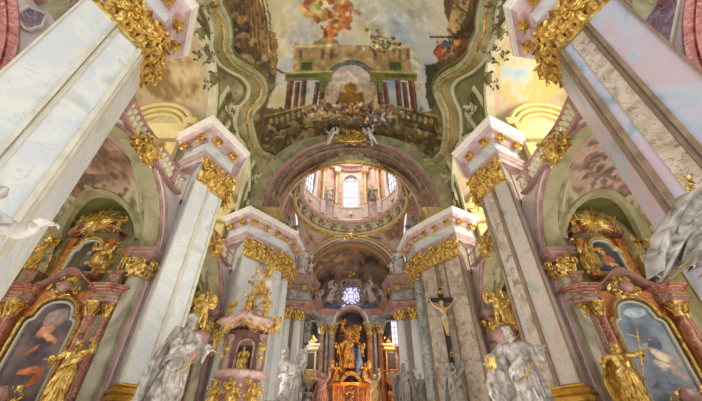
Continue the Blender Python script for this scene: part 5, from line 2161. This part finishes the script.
def oct_(r, sx=1.15, n=12):
    return [(PX + sx * r * cos(2 * pi * k / n + pi / n), PY + r * sin(2 * pi * k / n + pi / n)) for k in range(n)]


MB().lathe([(.3, FLOOR), (.3, 0), (.5, .4), (.9, 1.0), (1.3, 1.5)], (PX, PY, 0), 20).build('stem', 'rose_marble', t, True)
MB().lathe([(1.25, 1.5), (1.4, 1.6), (1.3, 1.9), (1.15, 2.3), (1.25, 2.8), (1.35, 3.0)], (PX, PY, 0), 24).build('basin', 'rose_marble', t, True)
MB().lathe([(1.3, 2.95), (1.5, 3.05), (1.6, 3.2), (1.6, 3.32), (1.45, 3.4), (1.2, 3.4)], (PX, PY, 0), 24).build('rail', 'pink_marble', t, True)
for k in range(5):
    a = -pi / 2 + (k - 2) * .62
    q = MB()
    c = Vector((PX + 1.45 * cos(a), PY + 1.45 * sin(a), 2.3))
    rocaille(q, c, (-sin(a), cos(a), 0), (0, 0, 1), .7, 1.3, 170 + k, 18, .9)
    q.build('basin_ornament', 'gold', t)
MB().box((PX - .1, PY + .75, 4.7), (2.5, .4, 2.8)).build('back_panel', 'rose_marble', t)
q = MB()
q.box((PX - .1, PY + .5, 4.4), (.95, .12, 1.3))
q.lathe([(.475, -.06), (.475, .06), (0, .06)], (0, 0, 0), 16)
q.v = q.v[:8]
q.f = q.f[:6]
q.build('door_recess', 'opening_shade', t)
q = MB()
pts = [(PX - .1 - .55, PY + .42, 3.7), (PX - .65, PY + .42, 4.9)] + [(PX - .1 - .55 * cos(pi * k / 10), PY + .42, 4.95 + .5 * sin(pi * k / 10)) for k in range(11)] + [(PX + .45, PY + .42, 3.7)]
q.tube(pts, .1, 6)
q.build('door_surround', 'pink_marble', t, True)
for sg in (-1, 1):
    q = MB()
    q.lathe([(.2, 3.4), (.16, 3.6), (.22, 4.4), (.16, 5.2), (.26, 5.7)], (PX - .1 + sg * 1.05, PY + .35, 0), 12)
    q.build('flanking_pilaster', 'pink_marble', t, True)
    q = MB()
    rocaille(q, (PX - .1 + sg * 1.15, PY + .1, 4.8), (-1, 0, 0), (0, 0, 1), .5, 1.7, 180, 34, 1.1)
    q.build('side_ornament', 'gold', t)
q = MB()
P = []
for z, r in ((5.75, 1.35), (5.85, 1.75), (6.0, 1.8), (6.1, 1.95), (6.3, 2.0), (6.45, 1.7), (6.6, 1.2), (7.0, .8), (7.2, .3)):
    row = []
    for k in range(36):
        a = 2 * pi * k / 36
        bump = .35 * max(0, cos(4 * (a + pi / 2))) if z < 6.5 else .1
        row.append((PX + r * 1.0 * cos(a), PY - .1 + r * .85 * sin(a), z + bump))
    P.append(row)
q.grid(P, closed_v=True)
cpy = q.build('canopy', 'pink_marble', t)
for k in range(22):
    q = MB()
    a = -pi + pi * 1.0 * (k + .5) / 22
    c = Vector((PX + 1.72 * cos(a), PY - .1 + 1.46 * sin(a), 5.75 + .35 * max(0, cos(4 * (a + pi / 2)))))
    rocaille(q, c, (-sin(a), cos(a), 0), (0, 0, 1), .35, .55, 190 + k, 10, 1.2)
    q.build('fringe_tassel', 'gold', cpy)
q = MB()
rnd = random.Random(77)
for k in range(26):
    tt = k / 26
    q.ball((PX + rnd.uniform(-.7, .7) * (1 - tt * .6) + .5 * tt, PY + .3 + rnd.uniform(-.3, .3), 6.8 + 3.0 * tt), rnd.uniform(.25, .45), 8, 6)
q.build('cloud', 'pale_rose', t, True)
q = MB()
rocaille(q, (PX + .25, PY - .1, 8.6), (-1, 0, 0), (0, 0, 1), 1.6, 3.4, 210, 60, .5)
q.build('canopy_ornament', 'gold', t)
c = Vector((PX + .75, PY + .3, 10.3))
q = MB()
for k in range(18):
    a = 2 * pi * k / 18
    d = Vector((cos(a), -.1, sin(a)))
    q.tube([c, c + d * (.8 if k % 2 else .5)], [.05, .01], 4)
q.build('rays', 'gold', t)
statue('pulpit_figure', 'gilded figure standing in the arched back of the pulpit', 'statue', 'saint', (PX - .1, PY + .25, 3.5), 1.45, 'gold')
for k, (dx, dy, z, h, key, rz, lab) in enumerate((
        (-1.15, -.9, 6.35, 1.15, 'putto', -.4, 'gilded cherub on the left edge of the pulpit canopy'),
        (1.2, -.9, 6.35, 1.2, 'angel', .4, 'gilded angel on the right edge of the pulpit canopy'),
        (0, -.9, 6.75, 1.4, 'praising', 0, 'gilded figure at the front of the pulpit canopy'),
        (.5, -.1, 8.3, 1.9, 'praising', .2, 'gilded figure crowning the clouds above the pulpit'),
        (-.9, -1.4, 1.6, 1.35, 'seated', -.3, 'gilded seated figure on the left of the pulpit basin'),
        (.25, -1.65, 1.6, 1.35, 'seated', 0, 'gilded seated figure on the front of the pulpit basin'),
        (1.3, -1.25, 1.6, 1.3, 'seated', .5, 'gilded seated figure on the right of the pulpit basin'),
        (-1.95, -.1, 4.3, 1.5, 'putto', -.2, 'gilded cherub hanging left of the pulpit back'),
        (2.05, -.7, 5.3, 1.2, 'putto', .6, 'gilded cherub hanging right of the pulpit canopy'))):
    statue('pulpit_figure', lab, 'statue', key, (PX + dx, PY + dy, z), h, 'gold', rz=rz, wings=.45 if key in ('putto', 'angel') else None)

# ------------------------------------------------------------------ crucifix
X0, Y0 = 6.95, 24.75
t = thing('crucifix', 'dark wooden crucifix hanging between the pilasters of the right crossing pier', 'crucifix', (X0, Y0, 3.4))
MB().box((X0 + .05, Y0 + .12, 6.5), (.34, .18, 6.4)).build('upright', 'dark_wood', t)
MB().box((X0, Y0 + .1, 8.75), (1.9, .16, .32)).build('crossbeam', 'dark_wood', t)
q = MB()
rocaille(q, (X0 + .05, Y0 - .02, 9.5), (1, 0, 0), (0, 0, 1), .5, .5, 230, 8, 1)
q.build('upper_mount', 'gold', t)
q = MB()
rocaille(q, (X0 + .05, Y0 - .02, 5.0), (1, 0, 0), (0, 0, 1), .4, .4, 231, 8, 1)
q.build('lower_mount', 'gold', t)
b, M = place_fig('crucified', (X0, Y0 - .12, 6.0), 2.55)
cps = b.build('corpus', 'flesh_gold', t, True)
q = MB()
loft(q, [(0, 0, .58, .07, .06, 0), (0, 0, .56, .10, .085, .08), (0, -.005, .5, .105, .09, .12), (.02, -.01, .44, .085, .07, .15)], 20, 6)
mm = MB()
mm.merge(q, M)
mm.build('loincloth', 'stone_white', cps, True)
statue('mourning_group', 'grey stone mourning figure below the dark crucifix', 'statue', 'praising', (6.75, 24.3, 1.0), 3.2, 'stone_grey', rz=.3)
statue('mourning_group', 'grey stone cherub head high beside the cross foot', 'statue', 'putto', (6.45, 23.9, 2.3), 1.6, 'stone_grey', rz=-.4)
plinth('statue_pedestal', 'stone pedestal under the mourning figure at the crucifix', 6.7, 24.2, 1.0, .7)

# ------------------------------------------------------------------ choir statues
def ch_stat(lab, key, u, v_top, Y, z0, m, rz=0, wings=None, parts=(), ped=True):
    top = at(u, v_top, Y=Y)
    x = float(top[0])
    h = float(top[2]) - z0
    if key == 'praising':
        h /= 1.08
    statue('choir_statue', lab, 'statue', key, (x, Y, z0), h, m, rz=rz, wings=wings, parts=parts)
    if ped:
        plinth('statue_pedestal', 'pedestal of the ' + lab, x, Y, z0, .65)


ch_stat('white angel with raised arms before the left choir columns', 'praising', 295, 352, 36.5, 2.4, 'stone_white', .3, .5)
ch_stat('white figure leaning at the left crossing column with a curling banner', 'angel', 287, 366, 33.5, 2.2, 'stone_white', -.2, None,
        [tube_part('banner', [(-.2, -.1, .6), (-.28, 0, .9), (-.14, 0, 1.2), (-.26, 0, 1.5), (-.12, 0, 1.8), (-.2, 0, 2.1)], [.03, .05, .05, .05, .04, .02], 'stone_white')])
ch_stat('rose lit figure with raised arm left of the tabernacle', 'praising', 322, 371, 42.8, 2.6, 'stone_rose_lit', .2)
ch_stat('golden tinted figure with raised arm right of the tabernacle', 'praising', 373, 372, 42.8, 2.6, 'flesh_gold', -.2)
ch_stat('grey robed saint before the right choir columns', 'reaching', 402, 364, 36.5, 2.4, 'stone_grey', -.3)
ch_stat('grey saint with a tall branching staff by the right crossing column', 'saint', 420, 374, 31.5, 2.2, 'stone_grey', -.2, None,
        [tube_part('staff', [(-.2, -.2, .4), (-.3, -.15, 1.0), (-.42, -.1, 1.45)], .02, 'stone_grey'), tube_part('branch', [(-.42, -.1, 1.4), (-.7, -.1, 1.55), (-.75, -.1, 1.75)], .018, 'stone_grey'), tube_part('branch', [(-.42, -.1, 1.4), (-.36, -.1, 1.7), (-.5, -.1, 2.0)], .018, 'stone_grey')])
for sg, nm in ((-1, 'left'), (1, 'right')):
    statue('cornice_statue', 'white seated figure on the entablature left of the painted apse' if sg < 0 else 'white seated figure on the entablature right of the painted apse', 'statue', 'saint', (sg * 6.35, 39.5, 17.05), 4.1, 'stone_white', rz=-.5 * sg, tilt=(0, 0))
    statue('cornice_cherub', 'white cherub beside the cornice figure on the %s' % nm, 'statue', 'putto', (sg * 5.3, 39.6, 17.05), 2.0, 'stone_white', rz=-.3 * sg)
    # dark figures just inside the crossing arch
    statue('crossing_statue', 'dark grey figure on the cornice at the %s foot of the dome ring' % nm, 'statue', 'saint', (sg * 6.7, 29.6, 16.1), 3.6, 'stone_grey', rz=-.6 * sg)

# ------------------------------------------------------------------ high altar
ha = thing('high_altar', 'towering high altar with brown columns, rose arch and dark backdrop', 'altar', (0, 46.8, FLOOR))
MB().box((0, 47.6, 7), (9.6, .5, 17)).build('dark_backing', 'dark_frame', ha)  # dark sheet behind the arch, its shade held in the colour
for sg in (-1, 1):
    for x, y in ((2.5, 45.9), (4.0, 45.5)):
        cx = sg * x
        MB().lathe([(.75, FLOOR), (.75, 2), (.6, 2.2), (.52, 2.5), (.44, 11.4)], (cx, y, 0), 20).build('column', 'column_brown' if sg < 0 else 'warmlit_orange_marble', ha, True)
        q = MB()
        round_cap(q, (cx, y), .42, 11.4, 1.2, 5)
        q.build('column_capital', 'gold', ha)
    MB().lathe([(.3, 2), (.24, 12.4)], (sg * 3.25, 46.0, 0), 12).build('pale_pilaster', 'grey_marble', ha, True)
    po = [(sg * 3.25 - 1.5, 47.4), (sg * 3.25 - 1.5, 45.4), (sg * 3.25 + .0, 45.2 - .0), (sg * 3.25 + 1.5, 44.9 if sg > 0 else 45.3), (sg * 3.25 + 1.5, 47.4)]
    if sg < 0:
        po = [(sg * 3.25 - 1.5, 47.4), (sg * 3.25 - 1.5, 44.9), (sg * 3.25, 45.2), (sg * 3.25 + 1.5, 45.4), (sg * 3.25 + 1.5, 47.4)]
    MB().mold(po, [(0, 12.6), (.1, 12.7), (.1, 13.0), (.0, 13.05), (0, 13.9)]).build('frieze', 'grey_marble', ha)
    MB().mold(po, [(0, 13.85), (.2, 14.0), (.25, 14.1), (.4, 14.3), (.5, 14.4), (.5, 14.6), (0, 14.65)]).build('cornice', 'rose_marble', ha)
    # volute gable
    pts = [Vector((sg * (4.3 - 2.2 * k / 14), 45.5, 15.1 + 1.3 * sin(pi * .5 * k / 14) + .25 * sin(pi * k / 7))) for k in range(15)]
    MB().tube(pts, .25, 8).build('gable_scroll', 'rose_marble', ha, True)
for R1, R2, m in ((1.85, 2.1, 'rose_marble'), (2.1, 2.45, 'pale_rose')):
    q = MB()
    P = []
    for k in range(29):
        a = pi * k / 28
        P.append([(-R * cos(a), yy, 12.75 + R * sin(a)) for R, yy in ((R1, 46.4), (R1, 45.0), (R2, 44.9 + .1 * (R2 > 2.2)), (R2, 46.4))])
    q.grid(P, closed_v=True)
    q.build('arch', m, ha)
# curved entablature between choir columns and high altar
for sg, nm in ((-1, 'left'), (1, 'right')):
    t = thing('apse_entablature', 'curved dark rose entablature sweeping to the high altar on the %s' % nm, 'entablature', (sg * 5.2, 43.5, 13.2))
    pts = [Vector((sg * (5.2 - .9 * sin(pi / 2 * k / 10)), 41.2 + 4.2 * k / 10, 0)) for k in range(11)]
    nr = []
    for k, p in enumerate(pts):
        e = (pts[min(k + 1, 10)] - pts[max(k - 1, 0)]).normalized()
        nr.append((Vector((e.y, -e.x, 0)) * (1 if sg < 0 else -1), Vector((0, 0, 1))))
    MB().sweep(pts, nr, [(-.9, 13.3), (.1, 13.3), (.15, 13.6), (0, 13.7), (0, 14.3), (-.9, 14.3)]).build('frieze', 'grey_marble', t)
    MB().sweep(pts, nr, [(-.9, 14.2), (.1, 14.25), (.4, 14.5), (.6, 14.8), (.62, 15.05), (-.9, 15.1)]).build('cornice', 'brown_marble', t)
    # oratory with balcony
    x, y = sg * 4.95, 43.6
    t = thing('choir_oratory', 'gilt balconied oratory window on the %s of the choir' % nm, 'oratory', (x, y, FLOOR))
    MB().box((x + sg * .4, y + .3, 4.3), (1.6, .5, 11.8)).build('wall_panel', 'grey_marble' if sg < 0 else 'column_brown', t)
    MB().box((x, y, 7.6), (.8, .2, 2.2)).build('opening', 'opening_shade', t)
    MB().box((x, y, 3.6), (.8, .2, 2.6)).build('lower_opening', 'opening_shade', t)
    for e in (-.6, .6):
        MB().lathe([(.16, 6.3), (.13, 6.6), (.12, 9.0)], (x + e, y - .2, 0), 8).build('colonnette', 'pale_wood_gilt' if sg < 0 else 'warmlit_orange_marble', t, True)
    MB().mold([(x - .8, y + .3), (x - .8, y - .4), (x + .8, y - .4), (x + .8, y + .3)], [(0, 8.95), (.1, 9.1), (.1, 9.3), (.3, 9.5), (.3, 9.7), (0, 9.75)]).build('hood', 'pale_wood_gilt' if sg < 0 else 'lamplit_gold', t)
    MB().lathe([(.3, 5.0), (.9, 5.6), (1.0, 5.8), (.85, 5.9), (.85, 6.5), (1.0, 6.6), (1.0, 6.75), (.7, 6.8)], (x, y - .2, 0), 16, sy=.8).build('balcony', 'pale_wood_gilt' if sg < 0 else 'warmlit_orange_marble', t, True)
    q = MB()
    rocaille(q, (x, y - .5, 10.1), (1, 0, 0), (0, 0, 1), 1.6, .9, 250, 22, .8)
    q.build('hood_ornament', 'gold' if sg < 0 else 'lamplit_gold', t)
    q = MB()
    rocaille(q, (x, y - 1.05, 6.2), (1, 0, 0), (0, 0, 1), 1.4, .7, 251, 30, .9)
    q.build('balcony_ornament', 'gold' if sg < 0 else 'lamplit_gold', t)
    q = MB()
    q.tube([(x - .9, y - .1, 11.0)] + [(x - .9 * cos(pi * k / 12), y - .1, 11.2 + 1.4 * sin(pi * k / 12)) for k in range(13)] + [(x + .9, y - .1, 11.0)], .16, 7)
    q.build('arched_moulding', 'grey_marble', t, True)
    statue('oratory_figure', 'small carved figure below the %s oratory balcony' % nm, 'statue', 'seated', (x - sg * .1, y - .9, 2.9), 2.4, 'stone_grey' if sg < 0 else 'lamplit_gold', rz=0)
    w = MB().box((sg * 5.45, 43.5, 10.9), (.7, .1, 3.0))
    w.v = [(sg * (5.5 + (px_ - sg * 5.45 if 0 else 0)) + (px_ - sg * 5.45), py_ - .55, pz_) for px_, py_, pz_ in w.v]
    o = struct(w, 'window_%d' % (9 if sg < 0 else 10), 'window_glass' if sg > 0 else 'grey_marble')
    f = MB()
    for k in range(5):
        f.box((sg * 5.5, 42.88, 9.5 + k * .7), (.7, .06, .05))
    f.box((sg * 5.5, 42.88, 10.9), (.05, .06, 3.0))
    f.build('window_frame', 'lead', o)

# glory window
gy = 45.6
t = thing('glory_window', 'glowing violet window in a grey scrolled frame above the high altar', 'window', (0, gy, 15.2))
MB().box((0, gy + .2, 16.6), (2.5, .1, 2.7)).build('glass', 'violet_glass', t)
q = MB()
rnd = random.Random(5)
for k in range(12):
    a = 2 * pi * k / 12
    scroll(q, (1.0 * cos(a), gy + .05, 16.6 + 1.1 * sin(a)), (1, 0, 0), (0, 0, 1), .75, rnd, 1.1, .1)
for k in range(4):
    a = pi / 4 + pi / 2 * k
    q.tube([(.35 * cos(a), gy + .1, 16.6 + .35 * sin(a)), (1.5 * cos(a), gy + .1, 16.6 + 1.6 * sin(a))], .05, 5)
q.tube([(.38 * cos(2 * pi * k / 16), gy + .1, 16.6 + .38 * sin(2 * pi * k / 16)) for k in range(17)], .05, 5)
q.build('tracery', 'stone_grey', t)
q = MB()
rnd = random.Random(6)
for k in range(26):
    a = 2 * pi * k / 26
    scroll(q, (1.65 * cos(a), gy - .05, 16.7 + 1.75 * sin(a)), (1, 0, 0), (0, 0, 1), rnd.uniform(.8, 1.2), rnd, 1.1, .17)
for sg in (-1, 1):
    q.tube([(sg * 1.5, gy - .1, 15.1), (sg * 1.75, gy - .1, 16), (sg * 1.45, gy - .1, 17), (sg * 1.8, gy - .1, 18), (sg * 1.2, gy - .1, 18.7)], [.25, .2, .25, .22, .12], 8)
q.build('scrolled_frame', 'stone_grey', t)
MB().tube([(-1.8, gy - .3, 18.3), (-1.1, gy - .35, 18.9), (0, gy - .4, 19.0), (1.1, gy - .35, 18.9), (1.8, gy - .3, 18.3)], .2, 8).build('crown_moulding', 'rose_marble', t, True)
q = MB()
rocaille(q, (0, gy - .5, 19.6), (1, 0, 0), (0, 0, 1), 1.0, 1.2, 260, 14, .9)
q.build('gilt_finial', 'gold', t)
for sg, nm in ((-1, 'left'), (1, 'right')):
    statue('glory_angel', 'white angel leaning beside the violet window on the %s' % nm, 'statue', 'angel', (sg * 3.2, gy - .5, 15.6), 3.0, 'stone_white', rz=-.4 * sg, tilt=(0, -sg * .35), wings=.5)
    statue('glory_angel', 'white cherub on the gable scroll %s of the violet window' % nm, 'statue', 'putto', (sg * 4.5, gy - .8, 15.0), 2.2, 'stone_white', rz=-.3 * sg, wings=.45)

# gilded saint group over the tabernacle
statue('altar_saint', 'tall gilded saint with raised hand in the middle of the high altar', 'statue', 'bishop', (-.25, 44.7, 7.0), 4.2, 'lamplit_gold',
       parts=[tube_part('crozier', [(-.25, -.2, .1), (-.28, -.2, 1.1), (-.22, -.2, 1.18), (-.17, -.2, 1.12)], .012, 'lamplit_gold'),
              drape_part('stole', [(.05, -.14, .8), (.12, -.15, .5), (.16, -.15, .25)], [.012, .02, .015], 'blue_paint', 3)])
for k, (x, z, h, key, lab) in enumerate(((-1.6, 8.4, 1.5, 'putto', 'gilded cherub high on the left of the altar saint'), (1.4, 8.4, 1.5, 'putto', 'gilded cherub high on the right of the altar saint'),
                                         (-1.75, 5.6, 2.6, 'seated', 'gilded angel seated on the left of the tabernacle'), (1.75, 5.6, 2.6, 'seated', 'gilded angel seated on the right of the tabernacle'),
                                         (.9, 10.5, 1.6, 'putto', 'gilded cherub beside the raised hand of the altar saint'), (-1.1, 11.4, 1.5, 'putto', 'gilded cherub over the left shoulder of the altar saint'))):
    statue('altar_angel', lab, 'statue', key, (x, 44.4, z), h, 'lamplit_gold', wings=.5)
t = thing('altar_glory', 'gilded clouds and rays behind the high altar saint', 'ornament', (0, 45.6, 6.5))
q = MB()
rnd = random.Random(8)
for k in range(46):
    a = 2 * pi * k / 46
    L = rnd.uniform(1.2, 2.3)
    c = Vector((-.1, 45.3, 11.2))
    q.tube([c, c + Vector((cos(a) * L * .7, 0, sin(a) * L))], [.09, .01], 4)
q.build('rays', 'lamplit_gold', t)
q = MB()
rocaille(q, (0, 45.2, 8.2), (1, 0, 0), (0, 0, 1), 3.2, 4.6, 270, 70, .32)
q.build('clouds', 'lamplit_gold', t)
q = MB()
q.tube([(.85, 44.6, 6.4), (1.05, 44.5, 8), (1.0, 44.5, 9.8)], [.3, .32, .12], 8)
q.build('blue_drape', 'blue_paint', t, True)
t = thing('tabernacle', 'orange lit gilt columned tabernacle at the foot of the high altar', 'tabernacle', (0, 44.2, FLOOR))
MB().mold([(-2.4, 45), (-2.4, 43.9), (-1.0, 43.4), (1.0, 43.4), (2.4, 43.9), (2.4, 45)], [(.2, FLOOR), (.2, 1), (0, 1.2), (0, 2.0), (.1, 2.1), (-.4, 2.2)]).build('table', 'warmlit_orange_marble', t)
MB().box((0, 44.6, 3.8), (4.4, .5, 3.4)).build('back_panel', 'warmlit_orange_marble', t)
for x in (-2.1, -1.5, -.85, .85, 1.5, 2.1):
    q = MB().lathe([(.2, 2.1), (.14, 2.4), (.13, 4.9), (.22, 5.2)], (x, 43.9 + .25 * abs(x) * .4, 0), 10)
    q.build('colonnette', 'lamplit_gold', t, True)
MB().mold([(-2.3, 44.8), (-2.3, 44.0), (-1.0, 43.6), (1.0, 43.6), (2.3, 44.0), (2.3, 44.8)], [(0, 5.2), (.15, 5.3), (.25, 5.5), (0, 5.55)]).build('cornice', 'lamplit_gold', t)
q = MB()
P = []
for k in range(21):
    a = pi * k / 20
    P.append([(-R * cos(a), yy, 5.0 + R * 1.25 * sin(a)) for R, yy in ((1.0, 44.5), (1.0, 43.5), (1.35, 43.4), (1.4, 44.5))])
q.grid(P, closed_v=True)
q.build('arched_hood', 'lamplit_gold', t)
q = MB().ball((0, 43.7, 5.5), (.35, .1, .35), 12, 8)
q.build('dark_roundel', 'dark_wood', t, True)
MB().box((0, 43.75, 3.6), (1.1, .2, 2.2)).build('shrine_recess', 'dark_frame', t)
q = MB()
rocaille(q, (0, 43.5, 4.3), (1, 0, 0), (0, 0, 1), 1.0, 1.6, 280, 18, .6)
q.tube([(0, 43.4, 3.2), (0, 43.4, 5.0)], .06, 5)
q.tube([(-.35, 43.4, 4.5), (.35, 43.4, 4.5)], .05, 5)
q.build('gilt_cross', 'lamplit_gold', t)

# ------------------------------------------------------------------ marble panels beside the nearest piers
for sg, nm in ((-1, 'left'), (1, 'right')):
    pts = [(12, 14), (26, 6), (44, 14), (40, 26), (28, 30), (22, 28)] if sg < 0 else [(645, 22), (664, -4), (682, -4), (672, 46), (667, 48)]
    t = thing('wall_panel', 'purple marble inlay panel beside the nearest %s arch' % nm, 'panel', tuple(at(28 if sg < 0 else 665, 20, X=sg * 9.96)))
    P3 = [at(u, v, X=sg * 9.98) for u, v in pts]
    q = MB()
    n = len(P3)
    q.v = [tuple(p) for p in P3] + [(p[0] - sg * .06, p[1], p[2]) for p in P3]
    q.f = [tuple(range(n)), tuple(range(n, 2 * n))] + [(i, (i + 1) % n, n + (i + 1) % n, n + i) for i in range(n)]
    q.build('inlay', 'purple_marble', t)
    q = MB()
    q.tube([(p[0] - sg * .05, p[1], p[2]) for p in P3 + P3[:1]], .06, 5)
    q.build('border', 'trim_marble', t)
PLURAL = {'marble_pier': 'marble piers of the nave', 'marble_column': 'tall columns of crossing and choir', 'chapel_arch': 'side chapel arches', 'gallery_arch': 'gallery vault arches',
          'gilded_cartouche': 'gilded cartouches over the chapel arches', 'gallery_balustrade': 'gallery balustrades', 'gallery_portal': 'yellow gallery doorways', 'stucco_cartouche': 'stucco cartouches over the doorways',
          'vault_pilaster': 'moulded strips on the vault', 'stucco_ornament': 'stucco ornaments on the vault', 'side_altar': 'side chapel altars', 'gilded_statue': 'gilded statues of the side chapels',
          'gilded_cherub': 'gilded cherubs on the altar tops', 'marble_saint': 'large marble statues at the piers', 'pulpit_figure': 'gilded pulpit figures', 'choir_statue': 'statues in the choir',
          'altar_angel': 'gilded angels of the high altar', 'glory_angel': 'white angels beside the violet window', 'statue_pedestal': 'statue pedestals', 'drum_statue': 'statues on the dome drum',
          'cornice_statue': 'figures on the choir cornice', 'cornice_cherub': 'cherubs on the choir cornice', 'crossing_statue': 'figures at the foot of the dome', 'choir_oratory': 'choir oratories',
          'apse_entablature': 'curved choir entablatures', 'choir_entablature': 'choir entablature blocks', 'fresco_frame': 'frames of the ceiling painting', 'putto_statue': 'cherubs of the crown cartouche',
          'oratory_figure': 'carved oratory figures', 'wall_panel': 'purple wall panels', 'gilt_bracket': 'statue brackets', 'gilded_saint': 'gilded saints before the side altars', 'altar_cartouche': 'cartouches of the side altars'}
for o in bpy.data.objects:
    if o.parent is None and 'category' in o and 'group' not in o:
        b_ = o.name.split('.')[0]
        if b_ in PLURAL:
            o['group'] = PLURAL[b_]
for o in bpy.data.objects:
    if '_org' in o:
        del o['_org']
